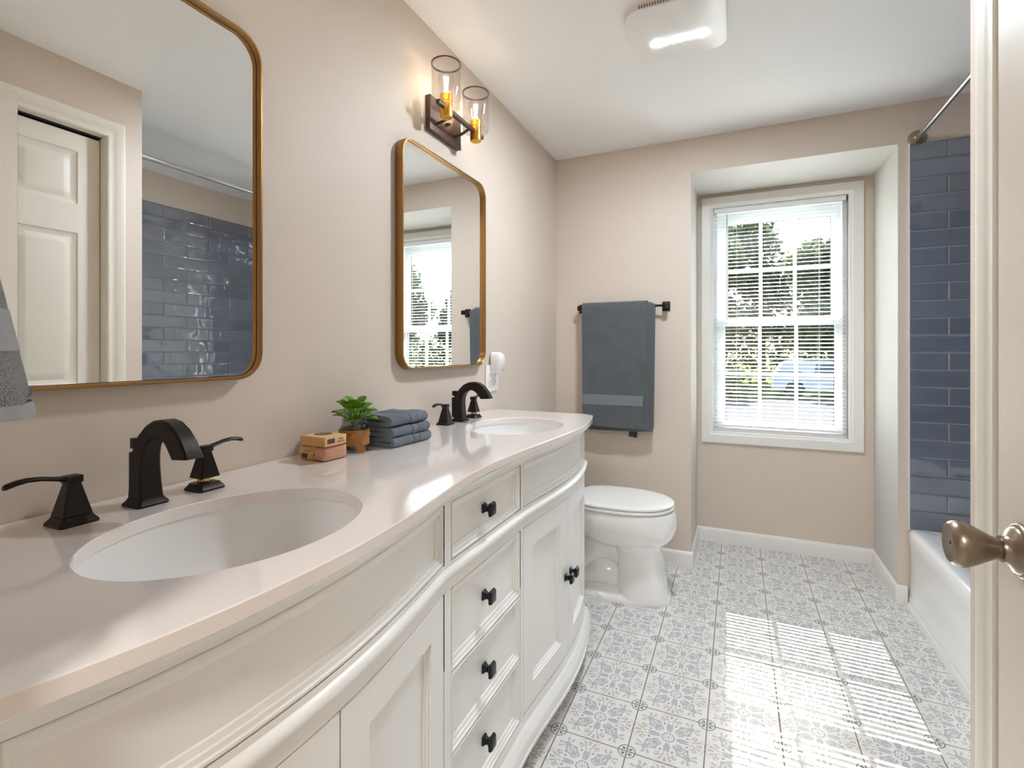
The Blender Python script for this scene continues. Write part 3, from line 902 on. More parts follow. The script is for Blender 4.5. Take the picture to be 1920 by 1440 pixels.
# recessed / framed fronts
def front(name, y0, y1, z0, z1, frame=0.0, parent=van, top=True):
    if frame:
        pr = [(0, -0.0015), (0.0015, 0.0), (frame, 0.0), (frame + 0.0008, -0.004), (frame + 0.006, -0.005), (frame + 0.0068, -0.008), (frame + 0.013, -0.0095), (frame + 0.0135, -0.012)]
    else:
        pr = [(0, -0.0015), (0.0015, 0.0), (0.005, 0.0), (0.0058, -0.0035), (0.012, -0.0045), (0.0128, -0.0075), (0.020, -0.0095), (0.0208, -0.0125)]
    last = pr[-1][0]
    ins = [i for i, _ in pr]
    n = max(4, int((y1 - y0 - 2 * last) / 0.025))
    ygrid = [y0 + i for i in ins] + frange(y0 + last, y1 - last, n)[1:-1] + [y1 - i for i in ins[::-1]]
    zgrid = [z0 + i for i in ins] + [z1 - i for i in ins[::-1]]
    def dep(m_):
        for (i0, d0), (i1, d1) in zip(pr[:-1], pr[1:]):
            if m_ <= i1 + 1e-9: return d0 + (d1 - d0) * max(0, m_ - i0) / (i1 - i0)
        return pr[-1][1]
    mb = MB()
    g = [[mb.bm.verts.new((xf(y) + dep(min(y - y0, y1 - y, z - z0, z1 - z)), y, z)) for y in ygrid] for z in zgrid]
    for i in range(len(zgrid) - 1):
        for j in range(len(ygrid) - 1):
            mb.bm.faces.new((g[i][j], g[i][j + 1], g[i + 1][j + 1], g[i + 1][j]))
    # edge skirt back toward the carcass
    edge = [g[0][j] for j in range(len(ygrid))] + [g[i][-1] for i in range(1, len(zgrid))] + [g[-1][j] for j in range(len(ygrid) - 2, -1, -1)] + [g[i][0] for i in range(len(zgrid) - 2, 0, -1)]
    back = [mb.bm.verts.new((v.co.x - 0.020, v.co.y, v.co.z)) for v in edge]
    for k in range(len(edge)):
        j = (k + 1) % len(edge)
        mb.bm.faces.new((edge[k], edge[j], back[j], back[k]))
    if frame:   # stile / rail joint lines as shallow dark grooves
        pass
    return mb.build(name, M_CAB, parent, sharp=24)
def knob(y, z, parent, base_d=-0.0125):
    """Square pedestal knob standing out along the local face normal."""
    s = (xf(y + .01) - xf(y - .01)) / .02
    nrm = Vector((1, -s, 0)).normalized(); tg = Vector((s, 1, 0)).normalized(); up = Vector((0, 0, 1))
    o = Vector((xf(y) + base_d, y, z))
    prof = [(0.0095, 0.0), (0.0095, 0.003), (0.0075, 0.0055), (0.0055, 0.010), (0.0055, 0.0125), (0.0085, 0.0165), (0.0125, 0.0185), (0.0140, 0.0200), (0.0140, 0.0235), (0.0115, 0.0275), (0.0085, 0.0285)]
    rings = []
    for w, h in prof:
        c = w * 0.16
        pts = [(w, w - c), (w - c, w), (-w + c, w), (-w, w - c), (-w, -w + c), (-w + c, -w), (w - c, -w), (w, -w + c)]
        rings.append([o + nrm * h + tg * a + up * (b_ * 1.12) for a, b_ in pts])
    mb = MB(); mb.quad_strip(rings, cap0=True, cap1=True)
    return mb.build('knob', M_KNOBBLK, parent, sharp=20)
for z0, z1 in ((0.7345, 0.852), (0.504, 0.674), (0.335, 0.501), (0.165, 0.332)):
    dr = front('drawer', DY0 + 0.0015, DY1 - 0.0015, z0, z1)
    knob((DY0 + DY1) / 2 - 0.012, (z0 + z1) / 2 - 0.002, dr)
for y0, y1 in ((LY0, LY1), (RY0, RY1)):
    front('false_front', y0 + 0.001, y1 - 0.001, 0.7345, 0.852)
    ymid = (y0 + y1) / 2
    a = front('cabinet_door', y0 + 0.001, ymid - 0.0015, 0.166, 0.674, frame=0.060)
    knob(ymid - 0.026, 0.425, a, 0.0)
    b_ = front('cabinet_door', ymid + 0.0015, y1 - 0.001, 0.166, 0.674, frame=0.060)
    knob(ymid + 0.026, 0.425, b_, 0.0)

# countertop with two oval openings
SINKS = [(0.314, 0.509, 0.158, 0.193), (0.290, 1.572, 0.160, 0.203)]
def outline(ins=0.0):
    pts = [(0.003, 0.115 + ins)]
    left = [(xc(y) - ins, y) for y in frange(0.16, 1.925, 70)]
    yr = 1.971 - ins
    xr_ = xc(1.925) - ins
    # rounded front corners
    rc_ = []
    for k in range(1, 9):
        a = pi / 2 * k / 8
        rc_.append((xr_ - 0.045 * (1 - cos(a)) - 0.006 * sin(a), 1.925 + (yr - 1.925) * sin(a)))
    lc = []
    xl = xc(0.16) - ins
    for k in range(8, 0, -1):
        a = pi / 2 * k / 8
        lc.append((xl - 0.045 * (1 - cos(a)) - 0.010 * sin(a), 0.16 - (0.16 - 0.115 - ins) * sin(a)))
    return pts + lc + left + rc_ + [(0.003, yr)]
def oval(c, grow=0.0, n=56):
    cx_, cy_, a, b_ = c
    return [(cx_ + (a + grow) * cos(2 * pi * k / n), cy_ + (b_ + grow) * sin(2 * pi * k / n)) for k in range(n)]
def counter():
    bm = bmesh.new()
    def loops(z, ins, grow):
        ls = []
        for poly in [outline(ins)] + [oval(c, grow) for c in SINKS]:
            vs = [bm.verts.new((p[0], p[1], z)) for p in poly]
            es = [bm.edges.new((vs[i], vs[(i + 1) % len(vs)])) for i in range(len(vs))]
            ls.append((vs, es))
        return ls
    A = loops(ZC, 0.0015, 0.0015)
    B = loops(ZC - 0.0015, 0.0, 0.0)
    C = loops(ZC - 0.0185, 0.0, 0.0)
    D = loops(ZC - 0.020, 0.0015, 0.0)
    for P, Q in ((A, B), (B, C), (C, D)):
        for (va, _), (vb, _) in zip(P, Q):
            for i in range(len(va)):
                j = (i + 1) % len(va)
                bm.faces.new((va[i], va[j], vb[j], vb[i]))
    for L in (A, D):
        bmesh.ops.triangle_fill(bm, edges=[e for _, es in L for e in es], use_beauty=True, use_dissolve=False)
    mb = MB(); mb.bm.free(); mb.bm = bm
    return mb.build('countertop', M_QUARTZ, sharp=40)
tag(counter(), 'glossy white quartz countertop with two oval cutouts on the vanity', 'countertop')

def basin(c, label):
    cx_, cy_, a, b_ = c
    t = thing('sink_basin', label, 'sink', (cx_, cy_, 0.75), 'undermount basins')
    prof = [(1.035, 0.8845), (1.015, 0.8848), (1.010, 0.872), (0.995, 0.845), (0.93, 0.805), (0.80, 0.772), (0.60, 0.752), (0.35, 0.744), (0.13, 0.741)]
    outp = [(0.13, 0.733), (0.62, 0.740), (0.86, 0.765), (0.96, 0.80), (1.0, 0.84), (1.03, 0.876)]
    mb = MB()
    rings = [[(cx_ + a * s * cos(2 * pi * k / 56), cy_ + b_ * s * sin(2 * pi * k / 56), z) for k in range(56)] for s, z in prof + outp]
    mb.quad_strip(rings + [rings[0]])
    mb.build('bowl', M_PORC, t, sharp=60)
    MB().lathe([(0.031, 0.0), (0.031, 0.003), (0.026, 0.005), (0.018, 0.0045), (0.017, 0.008), (0.001, 0.010)], origin=(cx_ , cy_, 0.7425), n=28).build('drain', M_BRONZE, t)
basin(SINKS[0], 'white oval undermount sink nearest the doorway, under the mirror reflecting the closet')
basin(SINKS[1], 'white oval undermount sink at the toilet end of the vanity')

# ------------------------------------------------------------------ faucets
def plate(mb, cx_, cy_, w, h, z=ZC):
    """Stepped square escutcheon."""
    for (s0, z0), (s1, z1) in zip([(1.0, 0.0), (1.0, 0.004), (0.90, 0.0055), (0.74, 0.012)], [(1.0, 0.004), (0.90, 0.0055), (0.74, 0.012), (0.70, h)]):
        pass
    pr = [(1.0, 0.0), (1.0, 0.003), (0.96, 0.0045), (0.78, 0.0105), (0.76, h)]
    rings = [[(cx_ + w * s * a, cy_ + w * s * b_, z + zz) for a, b_ in ((.5, .42), (.42, .5), (-.42, .5), (-.5, .42), (-.5, -.42), (-.42, -.5), (.42, -.5), (.5, -.42))] for s, zz in pr]
    mb.quad_strip(rings, cap0=True, cap1=True)
def faucet(cx_, cy_, label):
    t = thing('faucet', label, 'faucet', (cx_, cy_, ZC), 'bronze widespread faucets')
    # spout: side profile with a rounded-rectangle section
    outer = [(-0.0185, 0.010), (-0.0160, 0.045), (-0.0140, 0.080), (-0.0085, 0.098), (0.003, 0.118), (0.020, 0.1335), (0.040, 0.1425), (0.060, 0.1445), (0.080, 0.1405), (0.098, 0.129), (0.113, 0.112), (0.123, 0.096), (0.128, 0.0865)]
    inner = [(0.0190, 0.010), (0.0150, 0.040), (0.0138, 0.064), (0.0155, 0.082), (0.0205, 0.096), (0.0290, 0.107), (0.0400, 0.1135), (0.0520, 0.1145), (0.0640, 0.1105), (0.0745, 0.102), (0.0825, 0.092), (0.0870, 0.087), (0.0900, 0.084)]
    rings = []
    N = len(outer)
    for i, (o, n_) in enumerate(zip(outer, inner)):
        hw = 0.0185 - 0.005 * min(1, i / 5) + 0.0015 * max(0, (i - 8) / 4)
        c = 0.003
        ov, iv = Vector((o[0], o[1])), Vector((n_[0], n_[1]))
        dv = (iv - ov).normalized()
        o2, i2 = ov + dv * c, iv - dv * c
        ring = [(ov, -hw + c), (ov, hw - c), (o2, hw), (i2, hw), (iv, hw - c), (iv, -hw + c), (i2, -hw), (o2, -hw)]
        rings.append([(cx_ + p.x, cy_ + s, ZC + p.y) for p, s in ring])
    mb = MB(); mb.quad_strip(rings, cap0=True, cap1=True)
    sp = mb.build('spout', M_BRONZE, t, sharp=38)
    mb = MB(); plate(mb, cx_, cy_, 0.050, 0.0125); mb.build('base_plate', M_BRONZE, sp, sharp=25)
    mb = MB()
    mb.box((cx_ - 0.031, cy_ - 0.010, ZC + 0.012), (cx_ - 0.012, cy_ + 0.010, ZC + 0.086), 0.003)
    mb.tube([(cx_ - 0.022, cy_, ZC + 0.084), (cx_ - 0.022, cy_, ZC + 0.094)], 0.003, 8)
    mb.box((cx_ - 0.030, cy_ - 0.0085, ZC + 0.091), (cx_ - 0.012, cy_ + 0.0085, ZC + 0.109), 0.002)
    mb.build('lift_rod', M_BRONZE, sp, sharp=30)
    for s, lift in ((-1, 0.0), (1, 0.009)):
        hy = cy_ + s * 0.1015
        mb = MB()
        prof = [(0.0185, 0.0135), (0.0180, 0.0155), (0.0085, 0.058), (0.0085, 0.0595)]
        rings = []
        for w, zz in prof:
            c = w * 0.12
            rings.append([(cx_ + a, hy + b_, ZC + zz + lift) for a, b_ in ((w, w - c), (w - c, w), (-w + c, w), (-w, w - c), (-w, -w + c), (-w + c, -w), (w - c, -w), (w, -w + c))])
        mb.quad_strip(rings, cap0=True, cap1=True)
        h = mb.build('handle', M_BRONZE, t, sharp=20)
        mb = MB(); plate(mb, cx_, hy, 0.050, 0.0125); mb.build('base_plate', M_BRONZE, h, sharp=25)
        if lift:
            MB().lathe([(0.012, 0.0), (0.0125, 0.001), (0.0125, 0.010), (0.012, 0.011)], origin=(cx_, hy, ZC + 0.0125), n=24).build('brass_collar', M_GOLDRING, h)
        # lever
        mb = MB()
        zt = ZC + 0.0605 + lift
        mb.box((cx_ - 0.0105, hy - 0.0105, zt - 0.001), (cx_ + 0.0105, hy + 0.0105, zt + 0.0105), 0.0025)
        pts = [(0.006, 0.006, 0.0085, 0.0045), (0.020, 0.009, 0.0060, 0.0035), (0.036, 0.013, 0.0058, 0.0034), (0.052, 0.0145, 0.0064, 0.0036), (0.064, 0.013, 0.0070, 0.0040), (0.074, 0.010, 0.0064, 0.0040), (0.0765, 0.009, 0.004, 0.003)]
        rings = []
        for dy, dz, w, th in pts:
            rings.append([(cx_ + w * cos(2 * pi * k / 12), hy + s * dy, zt + dz + th * sin(2 * pi * k / 12)) for k in range(12)])
        mb.quad_strip(rings, cap0=True, cap1=True)
        mb.build('lever', M_BRONZE, h, sharp=50)
faucet(0.087, 0.508, 'dark bronze arched faucet with two lever handles behind the sink nearest the doorway')
faucet(0.064, 1.586, 'dark bronze arched faucet behind the sink nearest the toilet')

# ------------------------------------------------------------------ mirrors
def mirror(y0, y1, z0, z1, label):
    t = thing('wall_mirror', label, 'mirror', (0.0, (y0 + y1) / 2, (z0 + z1) / 2), 'gold framed mirrors')
    r = 0.058
    pr = [(0.0, 0.001), (0.0, 0.0285), (0.0012, 0.030), (0.0052, 0.030), (0.0064, 0.0285), (0.0064, 0.0165), (0.0064, 0.001)]
    rings = []
    for ins, x in pr:
        rings.append([(x, a, b_) for a, b_ in rrect(y0 + ins, y1 - ins, z0 + ins, z1 - ins, r - ins, 10)])
    mb = MB(); mb.quad_strip(rings + [rings[0]])
    mb.build('frame', M_GOLD, t, sharp=35)
    g = 0.0074
    mb = MB()
    ring = [(a, b_) for a, b_ in rrect(y0 + g, y1 - g, z0 + g, z1 - g, r - g, 10)]
    mb.prism(ring, 0, 0.0125, 0.0165)
    mb.build('mirror_glass', M_MIRROR, t, sharp=30)
    mb = MB()
    ring = rrect(y0 + 0.0062, y1 - 0.0062, z0 + 0.0062, z1 - 0.0062, r - 0.0062, 10)
    mb.prism(ring, 0, 0.002, 0.0120)
    mb.build('backing', M_DARK, t, sharp=30)
mirror(0.211, 0.781, 1.100, 1.846, 'gold framed rounded mirror reflecting the closet door, above the nearer sink')
mirror(1.287, 1.857, 1.100, 1.849, 'gold framed rounded mirror reflecting the window, above the far sink')

# ------------------------------------------------------------------ vanity lights
def sconce(yc, label):
    t = thing('vanity_light', label, 'wall light', (0.0, yc, 1.99), 'two-bulb vanity lights')
    mb = MB(); mb.box((0.001, yc - 0.105, 1.930), (0.021, yc + 0.105, 2.050), 0.0015)
    mb.build('back_plate', M_LAMPBRZ, t)
    mb = MB(); mb.lathe([(0.007, 0), (0.007, 0.006), (0.0045, 0.010), (0.005, 0.014), (0.001, 0.018)], axis=(1, 0, 0), origin=(0.021, yc + 0.0, 1.985), n=16)
    mb.build('finial', M_LAMPBRZ, t)
    X = 0.085
    mb = MB(); mb.box((X - 0.007, yc - 0.158, 1.980), (X + 0.007, yc + 0.158, 1.994), 0.001)
    mb.build('cross_bar', M_LAMPBRZ, t)
    for s in (-1, 1):
        mb = MB(); mb.tube([(0.019, yc + s * 0.06, 1.965), (0.035, yc + s * 0.06, 1.966), (0.055, yc + s * 0.06, 1.971), (0.072, yc + s * 0.06, 1.979), (X, yc + s * 0.06, 1.985)], 0.0055, 10)
        mb.build('arm', M_LAMPBRZ, t)
    for s in (-1, 1):
        y = yc + s * 0.105
        mb = MB()
        mb.lathe([(0.003, 0.0), (0.0035, 0.002), (0.018, 0.002), (0.0205, 0.004), (0.0212, 0.008), (0.0212, 0.042), (0.0192, 0.043), (0.0192, 0.046), (0.0212, 0.047), (0.0212, 0.052), (0.0192, 0.053), (0.0192, 0.056), (0.0212, 0.057), (0.0212, 0.080), (0.018, 0.083), (0.012, 0.083)], origin=(X, y, 1.950), n=28)
        cup = mb.build('socket_cup', M_BRASS, t, sharp=35)
        mb = MB()
        R = 0.0500
        outp = [(0.021, 0.000), (0.040, 0.002), (0.0475, 0.006), (R, 0.013), (R, 0.146), (R + 0.0006, 0.150), (R + 0.0006, 0.154)]
        inn = [(R - 0.0028, 0.154), (R - 0.0028, 0.016), (0.0450, 0.009), (0.038, 0.005), (0.021, 0.003)]
        mb.lathe(outp + inn, origin=(X, y, 1.982), n=40, cap0=False, cap1=False)
        sh = mb.build('glass_shade', M_GLASS_S, t, sharp=50)
        MB().lathe([(R + 0.0010, 0.1508), (R + 0.0010, 0.1552), (R - 0.0034, 0.1552), (R - 0.0034, 0.1508), (R + 0.0010, 0.1508)], origin=(X, y, 1.982), n=40, cap0=False, cap1=False).build('rim', M_LAMPBRZ, sh)
        mb = MB()
        mb.lathe([(0.0125, 0.000), (0.0130, 0.010), (0.0160, 0.022), (0.0225, 0.036), (0.0275, 0.050), (0.0280, 0.058), (0.0255, 0.068), (0.0195, 0.077), (0.010, 0.082), (0.001, 0.083)], origin=(X, y, 2.028), n=28, cap0=False)
        bulb = mb.build('bulb', M_GLASS_S, t, sharp=60)
        mb = MB()
        for k in range(6):
            a = 2 * pi * k / 6
            mb.tube([(X + 0.0035 * cos(a), y + 0.0035 * sin(a), 2.044), (X + 0.0075 * cos(a), y + 0.0075 * sin(a), 2.090)], 0.0014, 6)
        mb.build('filament', M_BULB, bulb)
        lampd('bulb_light', 'POINT', BULB_W, (X, y, 2.070), (1.0, 0.86, 0.70), t, radius=0.022)
sconce(1.560, 'bronze and brass two-bulb sconce with clear glass shades above the far mirror')
sconce(0.496, 'matching two-bulb sconce above the nearer mirror, out of frame')

# ------------------------------------------------------------------ ceiling fan light
fan = thing('ceiling_fan_light', 'square white ceiling exhaust fan with a bright strip light', 'fan', (0.80, 1.815, CEIL))
fy0, fy1, fx0, fx1 = 1.655, 1.978, 0.642, 0.956
def rr_xy(ins, z, r): return [(a, b_, z) for a, b_ in rrect(fx0 + ins, fx1 - ins, fy0 + ins, fy1 - ins, r, 8)]
mb = MB(); mb.quad_strip([rr_xy(0.010, CEIL, 0.045), rr_xy(0.010, CEIL - 0.022, 0.045)], cap0=True, cap1=True)
hs = mb.build('housing', M_PLASTIC, fan)
mb = MB()
mb.quad_strip([rr_xy(0.004, CEIL - 0.021, 0.05), rr_xy(0.0, CEIL - 0.024, 0.052), rr_xy(0.001, CEIL - 0.0285, 0.052), rr_xy(0.010, CEIL - 0.0315, 0.048), rr_xy(0.06, CEIL - 0.0345, 0.03), rr_xy(0.11, CEIL - 0.0355, 0.02)], cap0=True, cap1=True)
mb.build('cover', M_PLASTIC, fan, sharp=50)
mb = MB()
for k in range(26):
    x = fx0 + 0.05 + k * 0.0085
    mb.box((x, fy0 + 0.0085, CEIL - 0.0195), (x + 0.0042, fy0 + 0.012, CEIL - 0.006))
mb.build('vent_slots', M_GRILL, hs)
mb = MB()
for k in range(26):
    y = fy0 + 0.05 + k * 0.0085
    mb.box((fx0 + 0.0085, y, CEIL - 0.0195), (fx0 + 0.012, y + 0.0042, CEIL - 0.006))
mb.build('vent_slots', M_GRILL, hs)
MB().box((0.715, 1.842, CEIL - 0.0359), (0.886, 1.864, CEIL - 0.0352)).build('light_strip', M_LED, fan)

# ------------------------------------------------------------------ fill lamp added in the unseen hall to brighten the room
hl = thing('added_fill_light', 'round white fill lamp added behind the camera, out of frame', 'fill light', (0.95, -0.95, CEIL))
MB().lathe([(0.17, 0.0), (0.17, 0.02), (0.15, 0.025), (0.05, 0.025)], axis=(0, 0, -1), origin=(0.95, -0.95, CEIL), n=32).build('lamp_base', M_PLASTIC, hl)
MB().lathe([(0.15, 0.0), (0.14, 0.03), (0.10, 0.05), (0.001, 0.06)], axis=(0, 0, -1), origin=(0.95, -0.95, CEIL - 0.025), n=32).build('diffuser', M_FILL, hl)
h_l = lampd('fill_lamp', 'AREA', FILL_W, (0.95, -0.95, CEIL - 0.09), (1.0, 0.97, 0.94), hl, size=0.28)

# ------------------------------------------------------------------ towel bar and bath towel
tb = thing('towel_bar', 'dark bronze towel bar on the end wall above the toilet', 'towel bar', (0.40, YE, 1.405))
BYY, BZ = 2.770, 1.405
MB().tube([(0.150, BYY, BZ), (0.650, BYY, BZ)], 0.0065, 14).build('rod', M_BRONZE, tb)
for x in (0.166, 0.634):
    mb = MB()
    mb.box((x - 0.021, YE - 0.008, BZ - 0.026), (x + 0.021, YE - 0.0005, BZ + 0.026), 0.003)
    mb.prism([(x - 0.012, BZ - 0.015), (x + 0.012, BZ - 0.015), (x + 0.012, BZ + 0.015), (x - 0.012, BZ + 0.015)], 1, YE - 0.02, YE - 0.006)
    mb.box((x - 0.013, BYY - 0.013, BZ - 0.014), (x + 0.013, YE - 0.014, BZ + 0.014), 0.003)
    mb.build('post', M_BRONZE, tb)
bt = thing('bath_towel', 'slate grey bath towel folded over the bar above the toilet', 'towel', (0.38, BYY, 1.42))
random.seed(3)
def sheet(mb, x0, x1, r, zf, zb, thick, seed, skew=0.0, nx=22):
    """One towel layer draped over the bar, front bottom at zf and back bottom at zb."""
    prof = []
    for k in range(19): prof.append((BYY - r, zf + (BZ - zf) * k / 18, 0))
    for k in range(1, 8):
        a = pi * k / 8
        prof.append((BYY - r * cos(a), BZ + r * sin(a), 1))
    for k in range(13): prof.append((BYY + min(r, 0.045), BZ - (BZ - zb) * k / 12, 2))
    def pos(x, k, off):
        y, z, s = prof[k]
        dn = max(0, (BZ - z) / (BZ - zf))
        wob = 0.0035 * sin(x * 31 + seed) * dn + 0.003 * sin(x * 13 + z * 9 + seed * 2) * dn
        fl = {0: -1, 1: 0, 2: 1}[s]
        yy = y + (off * fl) + (wob if s == 0 else 0.3 * wob if s == 2 else 0) - (0.008 * dn * dn if s == 0 else 0)
        zz = z + (off if s == 1 else 0) + 0.004 * sin(x * 9 + seed) * (1 if k == 0 else 0)
        return (x - skew * dn * (x - x0) / (x1 - x0) + 0.006 * dn * (1 - (x - x0) / (x1 - x0)), yy, zz)
    rings = []
    for x in frange(x0, x1, nx):
        o_ = [pos(x, k, thick) for k in range(len(prof))]
        i_ = [pos(x, k, 0.0) for k in range(len(prof) - 1, -1, -1)]
        rings.append(o_ + i_)
    mb.quad_strip(rings, cap0=True, cap1=True)
mb = MB()
sheet(mb, 0.184, 0.546, 0.0215, 0.742, 0.76, 0.0085, 0.3, 0.026)
sheet(mb, 0.186, 0.566, 0.0140, 0.735, 0.75, 0.0065, 1.3, 0.018)
sheet(mb, 0.186, 0.584, 0.0075, 0.722, 0.74, 0.0055, 2.1, 0.010)
mb.build('towel_cloth', M_TOWEL, bt, sharp=60)
mb = MB()
nx = 22; rings = []
for i, x in enumerate(frange(0.1845, 0.5455, nx)):
    ring = []
    for z, off in ((0.862, 0.0), (0.862, 0.0022), (0.918, 0.0022), (0.918, 0.0)):
        dn = (BZ - z) / (BZ - 0.742)
        wob = 0.0035 * sin(x * 31 + 0.3) * dn + 0.003 * sin(x * 13 + z * 9 + 0.6) * dn
        ring.append((x - 0.026 * dn * (x - 0.184) / 0.362 + 0.006 * dn * (1 - (x - 0.184) / 0.362), BYY - 0.0215 - 0.0080 - off + wob - 0.008 * dn * dn, z))
    rings.append(ring)
mb.quad_strip(rings, cap0=True, cap1=True)
mb.build('woven_band', M_TOWELB, bt, sharp=40)
MB().box((0.447, BYY - 0.014, 0.690), (0.492, BYY - 0.0125, 0.735), rot=Matrix.Rotation(radians(7), 3, 'Y'), piv=(0.47, BYY, 0.72)).build('tag', M_TAG, bt)

# ------------------------------------------------------------------ hand towel near the camera, on its ring
ht = thing('hand_towel', 'fluffy grey hand towel hanging beside the nearer mirror, cut by the photo edge', 'towel', (0.40, 0.16, 1.3))
NTY = 0.150
def hang_ring(z, n=72):
    """Cross-section of the gathered hanging towel at height z."""
    t = (1.50 - z) / (1.50 - 1.095)      # 0 top .. 1 bottom
    wx = 0.035 + 0.072 * t ** 0.8
    wy = 0.0300 + 0.034 * t
    cx_ = 0.372
    cyy = 0.106 + wy
    out = []
    for k in range(n):
        a = 2 * pi * k / n
        f = 1 + 0.07 * sin(5 * a + 1.0 + t) * t + 0.03 * sin(9 * a + 2.0)
        out.append((cx_ + wx * f * cos(a), cyy + wy * f * sin(a)))
    return out
def hem(x, y): return 1.094 + 0.018 * ((x - 0.30) / 0.2) * 0 + max(0, (y - 0.198)) * 0.9
mb = MB()
rings = []
zs = frange(1.55, 1.110, 46)
for z in zs:
    grow = 1.0
    rings.append([(x, y, z + (max(0, (y - 0.20)) * 0.5 if z == zs[-1] else 0)) for x, y in hang_ring(min(z, 1.499))])
mb.quad_strip(rings, cap0=True, cap1=True)
tw = mb.build('towel_cloth', M_NEARTOWEL, ht, sharp=70)
def sleeve(name, z0, z1, off, mat):
    mb = MB(); rings = []
    def grow(r, g):
        n = len(r); out = []
        for k in range(n):
            a = Vector(r[(k + 1) % n]) - Vector(r[k - 1]); nn = Vector((a.y, -a.x)).normalized()
            out.append((r[k][0] + nn.x * g, r[k][1] + nn.y * g))
        return out
    zz = frange(z0, z1, 10)
    for z in zz: rings.append([(x, y, z) for x, y in grow(hang_ring(z), off)])
    mb.quad_strip(rings)
    mb.build(name, mat, ht, sharp=70)
sleeve('woven_band', 1.160, 1.196, 0.0006, M_NEARBAND)
sleeve('hem', 1.104, 1.116, 0.0006, M_NEARBAND)
tr = thing('towel_ring', 'bronze towel ring holding the grey hand towel, just out of frame', 'towel ring', (0.38, 0.10, 1.60))
MB().lathe([(0.022, 0), (0.022, 0.008), (0.010, 0.010), (0.010, 0.045), (0.001, 0.046)], axis=(0, 1, 0), origin=(0.375, 0.1005, 1.62), n=20).build('ring_mount', M_BRONZE, tr)
MB().tube([(0.375 + 0.075 * sin(a), 0.146, 1.545 + 0.075 * cos(a)) for a in frange(0, 2 * pi, 32)], 0.004, 8).build('ring', M_BRONZE, tr)

# ------------------------------------------------------------------ outlet and plug-in freshener
op = thing('wall_outlet', 'white two-gang outlet plate beside the far mirror', 'outlet', (0.0, 1.965, 1.04))
mb = MB(); mb.box((0.0005, 1.906, 0.982), (0.006, 2.022, 1.100), 0.002); mb.build('cover_plate', M_PLASTIC, op)
for y in (1.935, 1.993):
    mb = MB(); mb.box((0.005, y - 0.0165, 1.008), (0.0085, y + 0.0165, 1.074), 0.0015); s = mb.build('receptacle', M_PLASTIC, op)
    mb = MB()
    for z in (1.022, 1.056):
        mb.box((0.0082, y - 0.007, z), (0.0088, y - 0.005, z + 0.008)); mb.box((0.0082, y + 0.005, z), (0.0088, y + 0.007, z + 0.008)); mb.box((0.0082, y - 0.002, z - 0.007), (0.0088, y + 0.002, z - 0.003))
    mb.build('slots', M_DARK, s)
af = thing('air_freshener', 'white plug-in air freshener stuck in the outlet beside the mirror', 'air freshener', (0.03, 1.965, 1.10))
mb = MB()
rings = []
for z, dx, w in ((1.062, 0.028, 0.021), (1.066, 0.033, 0.024), (1.085, 0.040, 0.026), (1.105, 0.047, 0.028), (1.125, 0.050, 0.028), (1.142, 0.046, 0.026), (1.152, 0.036, 0.021), (1.156, 0.024, 0.014)):
    rings.append([(0.009, 1.968 - w, z), (0.009 + dx * 0.7, 1.968 - w, z), (0.009 + dx, 1.968 - w * 0.6, z), (0.009 + dx * 1.06, 1.968, z), (0.009 + dx, 1.968 + w * 0.6, z), (0.009 + dx * 0.7, 1.968 + w, z), (0.009, 1.968 + w, z)])
mb.quad_strip(rings, cap0=True, cap1=True)
mb.build('body', M_PLASTIC, af, sharp=50)
MB().sphere((0.052, 1.975, 1.078), 0.005, n=12).build('button', M_WAND, af)

# ------------------------------------------------------------------ toilet
to = thing('toilet', 'white two-piece toilet between the vanity and the end wall', 'toilet', (0.45, 2.42, 0.0))
TY = 2.42
def sup(x0, x1, w, z, n=48, e=2.4, cy_=TY, back=3.4):
    """Egg-like superellipse ring: blunt back, rounder front."""
    out = []
    cx_ = x0 + (x1 - x0) * 0.46
    for k in range(n):
        a = 2 * pi * k / n
        ca, sa = cos(a), sin(a)
        ex = e if ca > 0 else back
        rx = (x1 - cx_) if ca > 0 else (cx_ - x0)
        px = (abs(ca) ** (2 / ex)) * (1 if ca >= 0 else -1) * rx
        py = (abs(sa) ** (2 / ex)) * (1 if sa >= 0 else -1) * w
        out.append((cx_ + px, cy_ + py, z))
    return out
mb = MB()
mb.quad_strip([sup(0.245, 0.708, 0.128, 0.0005, e=2.8), sup(0.245, 0.708, 0.128, 0.010, e=2.8), sup(0.25, 0.702, 0.121, 0.022, e=2.8), sup(0.262, 0.694, 0.106, 0.040, e=2.7), sup(0.30, 0.688, 0.085, 0.055)], cap0=True, cap1=True)
mb.quad_strip([sup(0.440, 0.702, 0.122, 0.015, e=2.6, back=2.6), sup(0.452, 0.690, 0.116, 0.060, e=2.6, back=2.6), sup(0.462, 0.678, 0.110, 0.130, e=2.5, back=2.6), sup(0.462, 0.668, 0.109, 0.195, e=2.4, back=2.6), sup(0.450, 0.664, 0.112, 0.235, e=2.3, back=2.6), sup(0.430, 0.672, 0.120, 0.255, e=2.2, back=2.6), sup(0.40, 0.692, 0.132, 0.272, e=2.15)], cap0=True, cap1=True)
mb.quad_strip([sup(0.36, 0.672, 0.112, 0.252, e=2.15), sup(0.325, 0.700, 0.140, 0.275, e=2.15), sup(0.29, 0.722, 0.163, 0.305, e=2.15), sup(0.272, 0.732, 0.176, 0.340, e=2.15), sup(0.268, 0.733, 0.180, 0.375, e=2.15), sup(0.268, 0.727, 0.179, 0.405, e=2.15), sup(0.270, 0.720, 0.175, 0.418, e=2.15), sup(0.285, 0.705, 0.160, 0.420, e=2.15)], cap0=True, cap1=True)
